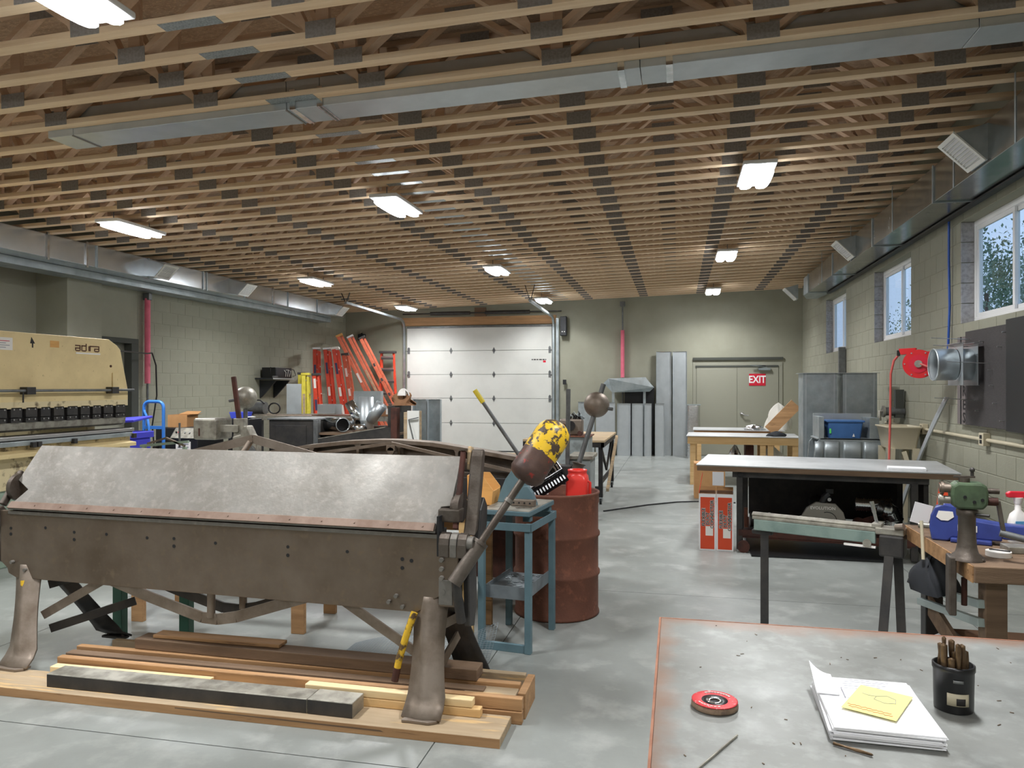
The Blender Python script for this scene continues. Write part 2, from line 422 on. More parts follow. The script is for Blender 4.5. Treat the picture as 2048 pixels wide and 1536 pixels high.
for i,(a,b) in enumerate(((0,.035),(.05,.11),(.125,.17),(.19,.26),(.275,.33),(.345,.37))): lab.box(-3.56+a,GY-.033,2.31,-3.56+b,GY-.03,2.335)
lab.build('printed_name','ink_black',gd); MB().box(-3.27,GY-.033,2.25,-3.2,GY-.03,2.30).build('printed_mark','exit_red',gd)
trk = MB()
for x, xe, ye_ in ((GX0-.06,GX0-.06,14.85),(GX1+.05,GX1+.05,15.35)):
    pts = [(x,GY-.06,0),(x,GY-.06,3.12)] + [(x,GY-.06-.25*(1-math.cos(t)),3.12+.25*math.sin(t)) for t in (.3,.6,.9,1.2,1.45)] + [(x,ye_,3.44)]
    tr = MB()
    for i in range(len(pts)-1): tr.bar(pts[i],pts[i+1],.05,.05,(1,0,0))
    to = tr.build('track','galv_dull',gd)
    MB().bar((x,ye_+.02,3.42),(x-.12,ye_+.02,ceil(x)+.03),.03,.012).bar((x,ye_+.02,3.42),(x+.10,ye_+.02,ceil(x)+.03),.03,.012).build('track_hanger','black_steel',gd)
MB().box(GX1+.10,GY-.02,0,GX1+.17,GY+.06,3.35).build('jamb_post','galv_dull',gd)
sp = MB().cyl((GX0-.1,GY-.07,3.52),(GX1+.25,GY-.07,3.52),.016).cyl((-6.2,GY-.07,3.52),(-5.15,GY-.07,3.52),.045).cyl((-4.75,GY-.07,3.52),(-3.6,GY-.07,3.52),.045)
sp.build('spring_shaft','dark_steel',gd)
struct(MB().box(GX0-.15,YB-.05,3.22,GX1+.1,YB,3.43).build('trim_1','wood_old'))
struct(MB().box(-5.05,YB-.05,3.43,-4.75,YB,3.66).build('trim_2','wood_dark'))
op = thing('door_opener','black garage door operator box beside the white overhead door','opener',(GX1+.30,GY-.06,2.9))
MB().box(-.075,-.1,0,.085,.06,.48).build('body','opener_black',op,.015); [MB().cyl((x,-.105,.10),(x,-.1,.10),.012).build('button','label_white',op) for x in (-.02,.035)]
MB().tube([(-.12,.02,.0),(-.12,.02,-2.0)],.006,6).build('conduit','grey_steel',op)
MB().box(-.02,0,-1.2,.06,.06,-1.08).build('wall_button','black_paint',op,.005)

# exit doors -------------------------------------------------------------
ed = struct(MB().box(.36,YB-.02,0,.44,YB,2.14).box(2.31,YB-.02,0,2.40,YB,2.14).box(.36,YB-.02,2.14,2.40,YB,2.22).build('door_2','door_paint',None,.004))
for a,b in ((.445,1.372),(1.378,2.305)):
    MB().box(a,YB-.035,.01,b,YB-.005,2.12).build('door_leaf','door_paint',ed,.003)
MB().box(.42,YB-.045,2.105,2.30,YB-.02,2.15).build('head_stop','dark_trim',ed)
MB().box(.36,YB-.05,2.28,2.41,YB-.0,2.34).build('drip_cap','dark_trim',ed)
h = MB().cyl((1.47,YB-.04,1.02),(1.47,YB-.075,1.02),.035,n=16); h.build('rose','galv_bright',ed)
MB().tube([(1.47,YB-.08,1.02),(1.50,YB-.10,1.0),(1.56,YB-.10,.97),(1.63,YB-.10,.97)],.014,8).build('lever_handle','aluminium',ed)
cl = MB().box(1.85,YB-.11,2.03,2.12,YB-.035,2.09).bar((2.05,YB-.09,2.10),(1.66,YB-.16,2.15),.03,.012).bar((1.66,YB-.16,2.15),(2.0,YB-.05,2.15),.03,.012); cl.build('door_closer','galv_dull',ed,.004)
sg = thing('exit_sign','red EXIT sign with white letters stuck on the grey double door','sign',(1.83,YB-.04,1.81))
MB().box(-.185,-.004,-.14,.185,0,.14).build('panel','exit_red',sg); text('EXIT',.235,'sign_white',sg,axes((0,-.006,0),(1,0,0),(0,0,1)),'letters',.001,.80,.006)

# side door in the left wall
sd = MB(); sd.box(XL-.2,DY0,0,XL+.03,DY0+.05,DZ-.08); sd.box(XL-.2,DY1-.16,0,XL+.03,DY1,DZ-.08); sd.box(XL-.2,DY0,DZ-.08,XL+.03,DY1,DZ)
s3 = struct(sd.build('door_3','dark_trim',None,.004)); MB().box(XL-.16,DY0+.05,0,XL-.11,DY1-.16,DZ-.08).build('door_leaf','door_paint',s3)

# ================================================================ ROOF TRUSSES
X0 = -.796; NS = 1.33; LEN0, LEN1 = XL-X0+.02, XR-X0-.02       # in the truss's own x, node at 0
nodes = [k*NS for k in range(-5,3)]
D = zt
ch_b = MB().box(LEN0,-.045,0,LEN1,.045,.038).mesh('bottom_chord','lumber')
ch_t = MB().box(LEN0,-.045,D-.038,LEN1,.045,D).mesh('top_chord','truss_wood')
def web_mesh(p, q): return MB().bar((p[0],0,p[1]),(q[0],0,q[1]),.085,.036,(0,0,1)).mesh('web','truss_wood')
webs = []
for x in nodes:
    webs.append(((x,.04),(x,D-.04)))
    if x-NS/2 > LEN0: webs.append(((x-.05,.04),(x-NS/2+.05,D-.04)))
    if x+NS/2 < LEN1: webs.append(((x+.05,.04),(x+NS/2-.05,D-.04)))
    if x-NS*.62 > LEN0 : webs.append(((x-.09,.04),(x-NS*.22,D-.04)))
base = {}
def wm(p,q):
    k = (round(q[0]-p[0],3), round(q[1]-p[1],3))
    if k not in base: base[k] = web_mesh((0,0),(q[0]-p[0],q[1]-p[1]))
    return base[k]
wj = MB()
for p,q in webs: wj.bar((p[0],0,p[1]),(q[0],0,q[1]),.085,.036,(0,0,1))
wj = wj.mesh('webs','truss_wood')
pl_m = MB().box(-.10,-.048,-.002,.10,-.045,.10).mesh('connector_plate','plate_steel')
pt_m = MB().box(-.11,-.048,-.002,.11,-.045,.10).mesh('connector_plate','plate_steel')
pj = MB()
for x in nodes:
    pj.box(x-.10,-.048,-.002,x+.10,-.045,.10)
    if x+NS/2 < LEN1: pj.box(x+NS/2-.11,-.048,D-.12,x+NS/2+.11,-.045,D)
pj = pj.mesh('connector_plates','plate_steel')
sp_m = MB().box(-.19,-.043,-.003,.19,.043,0).mesh('splice_plate','splice_steel')
TY = [4.26+.392*k for k in range(-7,37)]
for y in TY:
    t = thing('roof_truss','open-web timber roof truss with pale bottom chord and steel node plates','truss',(X0,y,ceil(X0)),0,'roof trusses across the hall')
    t.rotation_euler = (0,TILT,0)
    put('bottom_chord',ch_b,t); put('top_chord',ch_t,t)
    s = put('splice_plate',sp_m,t); s.location = (-1.98,0,0)
    if 2.6 < y < 9.2:
        for p,q in webs:
            o = put('web',wm(p,q),t); o.location = (p[0],0,p[1])
        for x in nodes:
            o = put('connector_plate',pl_m,t); o.location = (x,0,0)
            if x+NS/2 < LEN1:
                o = put('connector_plate',pt_m,t); o.location = (x+NS/2,0,D-.12)
    else:
        put('webs',wj,t)['kind'] = 'stuff'; put('connector_plates',pj,t)['kind'] = 'stuff'

# ================================================================ LAMPS
def lamp(label):
    t = thing('high_bay_lamp',label,'lamp',group='twin-lens lamps under the trusses')
    MB().box(-.155,-.42,.035,.155,.42,.075).build('housing','lamp_housing',t,.01)
    for s in (-1,1):
        poly = []
        for k in range(20):
            a = 2*PI*k/20; ca_, sa_ = math.cos(a), math.sin(a)
            poly.append((s*.078+.07*math.copysign(abs(ca_)**.6,ca_), .39*math.copysign(abs(sa_)**.75,sa_)))
        MB().prism(poly,'z',0,.036).build('lens','lamp_diffuser',t)
    la = bpy.data.lights.new('lamp_beam','AREA'); la.shape = 'RECTANGLE'; la.size = .29; la.size_y = .76; la.energy = LAMP_WATT; la.spread = math.radians(144); la.color = (.97,.985,1)
    lo = bpy.data.objects.new('lamp_beam',la); COL.objects.link(lo); lo.parent = t; lo.location = (0,0,-.003)
    for y in (-.3,.3): MB().cyl((0,y,.075),(0,y,.17),.006,n=6).build('hanger','grey_steel',t)
    return t
l0 = None
for iy,y in enumerate((-1.5,3.1,7.78,12.45,17.05)):  # first row is unseen, added behind the camera to brighten surfaces facing it
    for ix,x in enumerate((-6.37,-3.01,.76)):
        lb = 'lit twin-lens lamp hanging under the wooden trusses'
        z = ceil(x) - .165
        if l0 is None: l0 = lamp(lb); l0.location = (x,y,z)
        else: copy_thing(l0,(x,y,z),(0,0,0))

# ================================================================ DUCTS
def register(parent, c, ax_y, ax_v, w, h):
    """white grille: frame, slats, in the plane of ax_y (unit) and ax_v (unit)"""
    m = axes(c, ax_y, ax_v); e = .035
    f = MB(); f.box(-w/2,-h/2,0,w/2,-h/2+e,.012); f.box(-w/2,h/2-e,0,w/2,h/2,.012); f.box(-w/2,-h/2+e,0,-w/2+e,h/2-e,.012); f.box(w/2-e,-h/2+e,0,w/2,h/2-e,.012)
    me = f.mesh('register_frame','white_paint'); me.transform(m); fo = put('register_frame',me,parent)
    b = MB().box(-w/2+e,-h/2+e,-.004,w/2-e,h/2-e,0).mesh('register_back','paper_grey'); b.transform(m); put('register_back',b,fo)
    n = 9
    for k in range(n):
        yv = -h/2+e+(h-2*e)*(k+.5)/n
        s = MB().obox((0,yv,.006),(w-2*e,.004,.012),(.5,0,0)).mesh('slat','white_paint'); s.transform(m); put('slat',s,fo)
# duct along the right wall
rd = thing('air_duct','long galvanised air duct over the windows with white grilles','duct',(0,0,0))
RX0, RX1, RZ0, RZ1 = 2.40, 2.80, 3.42, 3.76
js = [-1.8,.5,3.0,5.5,7.9,10.2,12.7,14.95]
for a,b in zip(js[:-1],js[1:]):
    MB().box(RX0,a+.004,RZ0,RX1,b-.004,RZ1).build('duct_section','duct_face',rd,.003,1)
MB().prism([(RX0,14.96),(RX1,14.96),(RX1,15.35),(RX1-.04,16.1),(RX0+.14,16.1),(RX0,15.5)],'z',RZ0-.0,RZ1).build('end_section','galv_dull',rd,.004)
for y in js[1:]:
    f = MB(); f.box(RX0-.012,y-.012,RZ0-.012,RX1,y+.012,RZ0); f.box(RX0-.012,y-.012,RZ0,RX0,y+.012,RZ1+.01)
    f.build('joint_flange','galv_dull',rd)
for y in (6.1,7.35,9.3,11.4,13.6):
    MB().box(RX0-.004,y,RZ0,RX0-.001,y+.025,ceil(RX0)+.02).build('hanger_strap','galv_dull',rd)
MB().box(RX0+.33,4.0,RZ0-.03,RX1,15.0,RZ0-.012).build('angle_rail','dark_steel',rd)
for y in (6.78,11.3,16.4):
    s2 = math.sqrt(.5); c0 = Vector((2.27,y,3.565))
    n = Vector((-s2,0,-s2)); v = Vector((s2,0,-s2))
    b = MB(); w_ = .17
    cs = [c0+Vector((0,a*w_,0))+v*(b_*.15) for a,b_ in ((-1,-1),(1,-1),(1,1),(-1,1))]
    ds = [Vector((RX0+.01,c0.y+a*w_,z)) for a,z in ((-1,RZ1-.02),(1,RZ1-.02),(1,RZ0+.02),(-1,RZ0+.02))]
    b.add(cs+ds,[(0,1,2,3),(4,7,6,5)]+[(i,4+i,4+(i+1)%4,(i+1)%4) for i in range(4)]); b.build('boot','galv_dull',rd)
    register(rd, c0+n*.002, (0,1,0), v, .37, .33)
# duct along the left wall
ld = thing('air_duct','bright galvanised air duct hugging the left wall above the machines','duct',(0,0,0))
LX0, LX1, LZ0, LZ1 = -8.35, -7.9, 3.31, 3.61
js = [2.0,5.6,8.95,11.35,14.2,16.9]
for a,b in zip(js[:-1],js[1:]):
    MB().box(LX0,a+.004,LZ0,LX1,b-.004,LZ1).build('duct_section','duct_bright',ld,.003,1)
MB().box(LX0-.25,2.0,LZ0-.10,LX0+.1,16.9,LZ0-.004).build('return_duct','galv_dull',ld)
for y in (8.95,10.0,11.35,11.45,12.6,14.2,15.5): MB().box(LX1,y-.012,LZ0-.012,LX1+.014,y+.012,LZ1+.0).build('joint_flange','galv_dull',ld)
for y in (8.1,8.75,13.6): MB().box(LX1+.002,y,LZ0-.03,LX1+.02,y+.035,LZ1+.02).build('hanger_strap','galv_bright',ld)
for y in (10.05,12.25,16.2):
    s2 = math.sqrt(.5); c0 = Vector((-7.62,y,3.40)); n = Vector((s2,0,-s2)); v = Vector((s2,0,s2))
    b = MB(); w_ = .16
    cs = [c0+Vector((0,a*w_,0))+v*(b_*.13) for a,b_ in ((-1,-1),(1,-1),(1,1),(-1,1))]
    ds = [Vector((LX1-.01,c0.y+a*w_,z)) for a,z in ((-1,LZ0+.02),(1,LZ0+.02),(1,LZ1-.01),(-1,LZ1-.01))]
    b.add(cs+ds,[(0,1,2,3),(4,7,6,5)]+[(i,4+i,4+(i+1)%4,(i+1)%4) for i in range(4)]); b.build('boot','duct_bright',ld)
    register(ld, c0+n*.002, (0,1,0), v, .33, .27)
# duct across the hall between two trusses
cd = thing('air_duct','flat galvanised duct crossing between the roof trusses','duct',(X0,5.24,ceil(X0)))
cd.rotation_euler = (0,TILT,0)
cj = [-4.16,-3.92,-2.05,-1.78,.55,2.6,3.55]
for a,b in zip(cj[:-1],cj[1:]): MB().box(a+.002,-.147,-.055,b-.002,.147,.16).build('duct_section','galvanised',cd,.003,1)
for a in (-3.92,-2.05,-1.78): MB().box(a-.006,-.152,-.064,a+.006,.152,-.055).build('joint_flange','plate_steel',cd)
for a in (-2.02,-1.80,.40,.72):
    MB().box(a,-.156,-.058,a+.045,-.151,.09).box(a,-.156,-.060,a+.045,.151,-.056).build('hanger_strap','galv_bright',cd)

# ================================================================ OUTSIDE
struct(MB().box(3.1,-10,-.3,60,90,-.1).build('ground','grass'))
def tree(x, y, h, r, seed, label):
    rnd = random.Random(seed); t = thing('broadleaf_tree',label,'tree',(x,y,-.1),0,'trees outside the windows')
    MB().tube([(0,0,0),(.1,.05,h*.3),(-.05,0,h*.7)],[.16,.12,.05],8).build('trunk','bark',t)
    m = MB()
    for k in range(6500):
        a, e = rnd.uniform(0,2*PI), math.acos(rnd.uniform(-1,1)); q = r*rnd.uniform(.45,1)*(1+.25*math.sin(3*a+seed))
        c = Vector((q*math.sin(e)*math.cos(a), q*math.sin(e)*math.sin(a), h*.62+q*1.15*math.cos(e)))
        s = rnd.uniform(.03,.075); R = Euler((rnd.uniform(0,6),rnd.uniform(0,6),rnd.uniform(0,6))).to_matrix()
        m.add([c+R@Vector(p)*s for p in ((-1,0,0),(0,-.5,.1),(1,0,0),(0,.5,.1))],[(0,1,2,3)])
    m.build('foliage','leaf',t)
for i,(x,y,h,r) in enumerate(((8.0,22.0,6.0,2.0),(10.6,27,6.4,2.2),(11.5,40,5.4,2.0))):
    tree(x,y,h,r,i+3,'leafy green tree standing outside beyond the windows')

# ================================================================ FRONT BENDING BRAKE
BO = Vector((-1.13,3.6,0)); BRZ = -.053
bk = thing('bending_brake','long worn steel sheet-metal bending brake with yellow-topped counterweight, standing on timbers','machine',BO,BRZ)
Binv = Euler((0,0,BRZ)).to_matrix().inverted()
def BL_(p): return Binv @ (Vector(p)-BO)
def local(root_loc, rz):
    inv = Euler((0,0,rz)).to_matrix().inverted(); o = Vector(root_loc)
    return lambda p: inv @ (Vector(p)-o)
# apron with rounded-off lower corners
ap = [(-2.86,.60),(-2.81,.56),(-2.80,.53),(-2.74,.505),(-.25,.505),(-.16,.505),(-.12,.53),(-.08,.57),(-.03,.60),(-.03,.66),(-.03,.86),(-.005,.86),(-.005,.905),(-2.86,.905)]
apo = MB().prism(ap,'y',0,.025).build('apron','apron_steel',bk,.004)
MB().box(-2.80,-.004,.885,-.03,.0,.905).build('apron_edge','worn_steel',apo,.002)
for x,z in ((-2.31,.80),(-2.31,.757),(-2.52,.815),(-2.08,.80),(-1.80,.795),(-1.62,.80),(-1.62,.758),(-1.35,.79),(-.90,.795),(-.90,.75),(-.55,.79),(-.24,.77),(-.24,.725),(-.19,.765),(-2.78,.80),(-2.78,.765)):
    MB().cyl((x,-.0015,z),(x,.002,z),.010 if z<.78 else .009,n=12).build('bolt_hole','black_paint',apo)
for x,z in ((-.31,.55),(-.27,.583),(-2.66,.56),(-2.76,.60),(-.235,.53)):
    MB().cyl((x,-.02,z),(x,0,z),.011,n=6).build('bolt','worn_steel',apo)
MB().box(-2.78,.03,.62,-.06,.12,.88).build('bed_beam','black_steel',bk)
MB().box(-2.80,.03,.885,-.06,.16,.912).build('bed_jaw','dark_steel',bk)
# upper leaf: steep plate
def leaf(x,t):  # t 0 at the jaw, 1 at the top
    return Vector((x, -.005+.235*t, .928+.352*t))
n_ = Vector((0,.352,-.235)).normalized()
lp = [leaf(-2.80,0),leaf(-.06,0),leaf(-.055,.30),leaf(.0,.32),leaf(.0,1),leaf(-2.80,1),leaf(-2.83,.42),leaf(-2.72,.28)]
MB().plate([p for p in lp],.025,n_).build('upper_leaf','worn_steel',bk,.003)
MB().plate([leaf(-2.80,-.02)-n_*.006,leaf(-.065,-.02)-n_*.006,leaf(-.065,.085)-n_*.006,leaf(-2.79,.085)-n_*.006],.006,n_).build('jaw_strip','worn_rusty',bk,.002)
MB().bar((-2.80,.012,.918),(-.06,.012,.918),.03,.012).build('nose_bar','worn_steel',bk)
for x in [-2.6+.19*k for k in range(14)]:
    p = leaf(x,.035)-n_*.007; MB().cyl(p,p-n_*.002,.005,n=8).build('screw','worn_rusty',bk)
MB().plate([leaf(-2.75,.15)+n_*.05,leaf(-.1,.15)+n_*.05,leaf(-.1,.95)+n_*.05,leaf(-2.75,.95)+n_*.05],.05,n_).build('leaf_backing','black_steel',bk)
# truss rod behind the leaf
for y in (.36,):
    for s in (-1,1):
        MB().bar((-1.36,y,1.338),(-1.36+s*1.25,y,1.05),.012,.05).build('truss_bar','leg_iron',bk)
MB().cyl((-1.38,.36,1.32),(-1.43,.30,1.20),.018,n=12).build('strut','leg_iron',bk)
MB().box(-2.7,.20,1.02,-.08,.34,1.06).build('rear_beam','dark_steel',bk)
# lower truss under the apron
for y,m in ((.03,'leg_iron'),(.22,'dark_steel')):
    pts = [(-2.15,.55),(-1.80,.45),(-1.46,.365),(-1.36,.362),(-1.24,.385),(-.75,.545)]
    t = MB()
    for a,b in zip(pts[:-1],pts[1:]): t.bar((a[0],y,a[1]),(b[0],y,b[1]),.012,.06)
    t.build('lower_truss',m,bk)
for x,y in ((-1.40,.03),(-1.33,.22)): MB().cyl((x,y,.37),(x,y,.52),.022,n=12).build('strut','leg_iron',bk)
# pressed legs: section is a shallow hat, swept downwards
def leg(x0,x1,y0,y1,foot,mat):
    m = MB(); prof = [(-.10,.02),(-.055,.012),(-.022,-.02),(.022,-.02),(.055,.012),(.10,.02)]
    N = 14; vs = []
    for k in range(N+1):
        t = k/N; z = .60-.54*t; y = y0+(y1-y0)*t; x = x0+(x1-x0)*t; w = 1-.18*math.sin(PI*min(1,t*1.1))
        if t > .88: y += (foot)*((t-.88)/.12)**2*.05
        vs.append([Vector((x+px*w, y+py*(1 if t < .9 else .25), z)) for px,py in prof])
    n = len(prof)
    for sgn,off in ((1,0),(1,.012)):
        pass
    V = [p for r in vs for p in r]; F = [(k*n+i,k*n+i+1,(k+1)*n+i+1,(k+1)*n+i) for k in range(N) for i in range(n-1)]
    m.add(V,F,True); lo = m.build('leg',mat,bk,solid=.012)
    ft = MB().prism([(x1-.085,y1),(x1-.085,y1-.03*abs(foot)+foot*.05),(x1-.05,y1+foot*.075),(x1+.05,y1+foot*.075),(x1+.085,y1+foot*.05),(x1+.085,y1)],'z',.047,.062)
    ft.build('foot_plate',mat,bk,.003)
    for dx in (-.055,.055): MB().cyl((x1+dx,y1+foot*.03,.06),(x1+dx,y1+foot*.03,.072),.012,n=6).build('foot_bolt','cast_iron',bk)
leg(-.10,-.06,.03,-.15,-1,'leg_iron'); leg(-2.69,-2.545,.03,-.15,-1,'leg_iron')
leg(-.06,.02,.08,.38,1,'dark_steel'); leg(-2.62,-2.40,.08,.38,1,'dark_steel')
for a,b in (((-.62,.05,.53),(-.10,.05,.235)),((-2.15,.10,.53),(-2.56,.02,.29)),((-2.1,.16,.60),(-2.6,.1,.45)),((-2.15,.30,.33),(-2.55,.06,.20)),((-.06,.0,.20),(.03,.34,.45)),((-.05,.0,.44),(.05,.3,.46))):
    MB().bar(a,b,.012,.05).build('brace','leg_iron' if a[1]<.11 else 'dark_steel',bk)
# apron hand levers
for pts in ([(-.165,-.02,.51),(-.20,-.04,.40),(-.235,-.05,.28),(-.255,-.06,.17)],[(-2.66,-.02,.50),(-2.64,-.03,.38),(-2.60,-.05,.27),(-2.57,-.07,.16)]):
    hd = MB().tube(pts,[.018,.018,.018,.017],10).build('hand_lever','yellow_worn',bk)
    MB().tube([Vector(pts[2])*.6+Vector(pts[3])*.4,pts[3]],.0185,10).build('bare_end','rust_dark',hd)
# right-hand hinge: block, knuckles, side plate, clamp links
hb = MB().box(-.03,-.035,.555,.075,.03,.86).build('hinge_block','apron_steel',bk,.006)
MB().box(-.028,-.040,.565,.045,-.034,.69).build('number_plate','worn_steel',hb,.003)
MB().cyl((-.005,-.042,.63),(-.005,-.039,.63),.013,n=12).build('bolt','worn_steel',hb)
for z in (.70,.745,.79): MB().cyl((-.010,-.055,z),(-.010,-.034,z),.012,n=6).build('bolt','worn_steel',hb)
for a,b,m in ((-.03,.025,'cast_iron'),(.028,.065,'worn_steel'),(.068,.115,'cast_iron')):
    MB().prism([(-.04,.80),(.045,.80),(.045,.88),(.035,.905),(.012,.92),(-.015,.915),(-.035,.895),(-.042,.865)],'x',a,b).build('hinge_knuckle',m,bk,.006)
MB().cyl((.115,-.0,.87),(.145,-.0,.87),.036,n=18).build('hinge_pin','worn_steel',bk)
MB().box(-.045,-.02,.80,-.032,.05,1.0).build('end_gap','black_paint',bk)
MB().box(-.055,.02,.965,.06,.10,1.03).build('clamp_seat','cast_iron',bk,.006)
MB().prism([(.02,.45),(.10,.43),(.14,.55),(.13,.80),(.06,.88),(.0,.84)],'x',.085,.115).build('end_frame','dark_steel',bk,.006)
# clamp links rising at the end
lk = MB().prism([(.03,.90),(.10,.93),(.19,1.24),(.205,1.30),(.19,1.325),(.165,1.32),(.15,1.29),(.07,1.0)],'x',.075,.14).build('clamp_link','cast_iron',bk,.008)
MB().bar((.036,.03,.93),(.036,.155,1.315),.026,.03).build('clamp_lever','rust_dark',bk,.006)
MB().cyl((.036,.155,1.315),(.036,.157,1.325),.022,n=14).build('lever_tip','cast_iron',bk)
MB().prism([(.145,1.22),(.20,1.21),(.222,1.28),(.215,1.33),(.17,1.34),(.15,1.31)],'x',.055,.075).build('link_head','wood_dusty',bk,.006)
MB().cyl((.02,.10,1.03),(.05,.10,1.03),.075,n=28).cyl((.0,.10,1.03),(.02,.10,1.03),.055,n=28).build('eccentric_cam','cast_iron',bk,.004)
MB().prism([(.06,.86),(.13,.85),(.20,.93),(.21,1.03),(.16,1.08),(.10,1.02)],'x',.125,.15).build('link_guard','dark_steel',bk,.006)
# left-hand hinge
MB().prism([(-.04,.80),(.045,.80),(.045,.90),(.02,.93),(-.03,.915),(-.042,.87)],'x',-2.91,-2.86).build('hinge_knuckle','cast_iron',bk,.006)
MB().cyl((-2.86,.12,1.03),(-2.83,.12,1.03),.085,n=28).build('eccentric_cam','cast_iron',bk,.004)
MB().prism([(.0,.60),(.10,.55),(.13,.86),(.02,.90)],'x',-2.90,-2.87).build('end_frame','cast_iron',bk,.006)
MB().bar((-2.88,.03,.93),(-2.88,.165,1.12),.03,.04).build('clamp_link','cast_iron',bk,.006)
# counterweight on its rod
A = BL_((-1.06,3.53,.702)); B = BL_((-.608,3.85,1.437)); C1 = BL_((-.73,3.76,1.203)); dA = (B-A).normalized(); Lr = (B-A).length
rod = MB().cyl(A,A+dA*.62,.019,n=14).build('counterweight_rod','cast_iron',bk)
MB().cyl(A-dA*.02,A+dA*.215,.036,n=18).cyl(A+dA*.205,A+dA*.222,.040,n=18).build('rod_socket','cast_iron',bk,.003)
MB().cyl(A+dA*.455,A+dA*.475,.023,n=14).build('rod_collar','worn_steel',bk)
MB().tube([A,A+Vector((.0,.02,-.08)),A+Vector((.01,.05,-.22))],.024,10).build('rod_arm','dark_steel',bk)
w0 = A+dA*(Lr-.335); R = .092
def wp(prof, name, mat): MB().lathe(prof,36,w0,dA).build(name,mat,bk)
wp([(.001,-.0),(.045,.004),(.078,.018),(.094,.045),(R,.08),(R,.13),(R+.001,.165)],'counterweight','weight_bare')
wp([(R+.001,.165),(R+.001,.275),(R-.004,.308),(R-.018,.333),(R-.042,.352),(.03,.361),(.001,.362)],'counterweight_top','yellow_chipped')

# ================================================================ TIMBERS UNDER THE BRAKE
def plank(name,label,cat,x0,y0,z0,x1,y1,z1,mat,group=None,rz=0.,bev=.004):
    L = x1-x0; o = MB().box(-L/2,-(y1-y0)/2,0,L/2,(y1-y0)/2,z1-z0).build(name,mat,None,bev)
    o.location = ((x0+x1)/2,(y0+y1)/2,z0); o.rotation_euler = (0,0,rz); return tag(o,label,cat,group)
bp = plank('floor_plank','wide dusty plank on the floor under the front feet of the bending brake','plank',-3.95,3.32,0,-.79,3.565,.046,'wood_dusty')
MB().box(-1.58,-.1235,.001,1.58,-.1225,.044).build('sawn_edge','wood_old',bp)
MB().add([(-.1,-.124,.036),(1.0,-.1245,.030),(1.02,-.124,.022),(-.1,-.124,.031)],[(0,1,2,3)]).build('split','wood_dark',bp)
sb = plank('steel_bar','long flat grey steel bar lying on the dusty plank','bar',-3.29,3.375,.047,-1.775,3.50,.117,'worn_pale',None,0,.004)
MB().box(-.755,-.0635,.001,.755,-.0628,.066).build('dark_edge','dark_steel',sb)
sb2 = plank('steel_block','short grey steel block butted against the end of the flat steel bar','block',-1.77,3.37,.047,-1.53,3.50,.120,'worn_pale',None,-.02,.004)
MB().box(-.119,-.0655,.001,.119,-.065,.068).build('dark_edge','dark_steel',sb2)
# skid frame of stacked timbers
sk = thing('timber_skid','weathered timber skid frame beneath the brake with open end pocket','skid',(0,0,0))
for x0,y0,z0,x1,y1,z1,m,rz in ((-3.30,3.575,0,-.74,3.615,.062,'wood_old',0),(-3.42,3.58,.064,-.74,3.622,.125,'wood_old',0),(-3.42,3.64,.075,-.95,3.70,.128,'wood_dark',0),
        (-3.42,3.72,.0,-.78,3.76,.14,'wood_old',0),(-.775,3.64,0,-.735,3.90,.128,'wood_old',0),(-3.3,3.86,0,-.78,3.90,.135,'wood_dusty',0),(-1.05,3.63,.06,-.785,3.73,.118,'wood_dusty',0),(-3.35,3.64,.02,-1.05,3.71,.06,'wood_dark',0)):
    MB().box(x0,y0,z0,x1,y1,z1).build('timber',m,sk,.004)
plank('rough_timber','rough dark timber lying along the top of the skid frame','timber',-3.05,3.725,.142,-1.0,3.84,.20,'wood_dark',None,-.02)
plank('short_board','short pale old board resting on the rough dark timber','board',-2.95,3.77,.202,-2.15,3.86,.222,'wood_old',None,.0)
plank('pale_stud','pale new stud lying between the steel bar and the skid','stud',-3.40,3.515,.047,-2.42,3.57,.098,'wood_pale',None,.012)
plank('thin_batten','thin pale batten lying behind the grey steel bar','batten',-2.40,3.52,.047,-2.12,3.56,.072,'wood_pale',None,0)
plank('pale_stud','pale new stud lying across the front of the skid beside the right brake foot','stud',-1.86,3.51,.092,-.97,3.56,.13,'wood_pale',None,-.012)
plank('pale_stud','lower pale stud carrying another stud beside the right brake foot','stud',-1.93,3.51,.047,-.93,3.555,.09,'wood_new',None,-.012)

# timber stand behind the brake, wire mesh
tt = thing('timber_stand','long rough timber stand behind the bending brake','stand',(0,0,0))
for x in (-1.305,-2.47,-3.70): MB().box(x-.05,4.57,0,x+.042,4.61,.86).build('post','wood_new' if x>-2 else 'wood_old',tt,.003)
for x in (-1.30,-2.47,-3.70): MB().box(x-.045,5.03,0,x+.045,5.07,.82).build('post','wood_old',tt,.003)
MB().box(-3.9,4.55,.82,-1.245,5.1,.855).build('top_board','plywood',tt,.003)
MB().box(-3.9,4.612,.73,-1.26,4.65,.82).build('rail','wood_old',tt)
MB().box(-1.262,4.565,.60,-1.256,4.615,.86).build('perforated_strip','rust_dark',tt)
hr = thing('equipment_stand','dark green steel stand behind the left end of the brake','stand',(0,0,0))
for x in (-3.62,-3.12): MB().box(x-.035,4.28,0,x+.035,4.34,.60).build('post','green_steel',hr,.004)
MB().box(-3.6,4.29,.45,-3.1,4.33,.52).build('rail','green_steel',hr,.004)
MB().bar((-3.9,4.53,.475),(-1.27,4.53,.475),.05,.055).build('pale_rail','pale_bar',tt)
wmh = thing('wire_mesh_offcut','curled offcut of fine wire mesh on the floor by the blue-grey stand','mesh',(0,0,0))
def msh(u,v):
    x = -2.0+.92*u; y = 4.06+.38*v+.06*u; z = .02+.05*math.sin(PI*u)*v+ (.17*max(0,u-.75)/.25*v*v) + .02*abs(math.sin(6*u)); return Vector((x,y,z))
m = MB(); N1, N2 = 46, 26
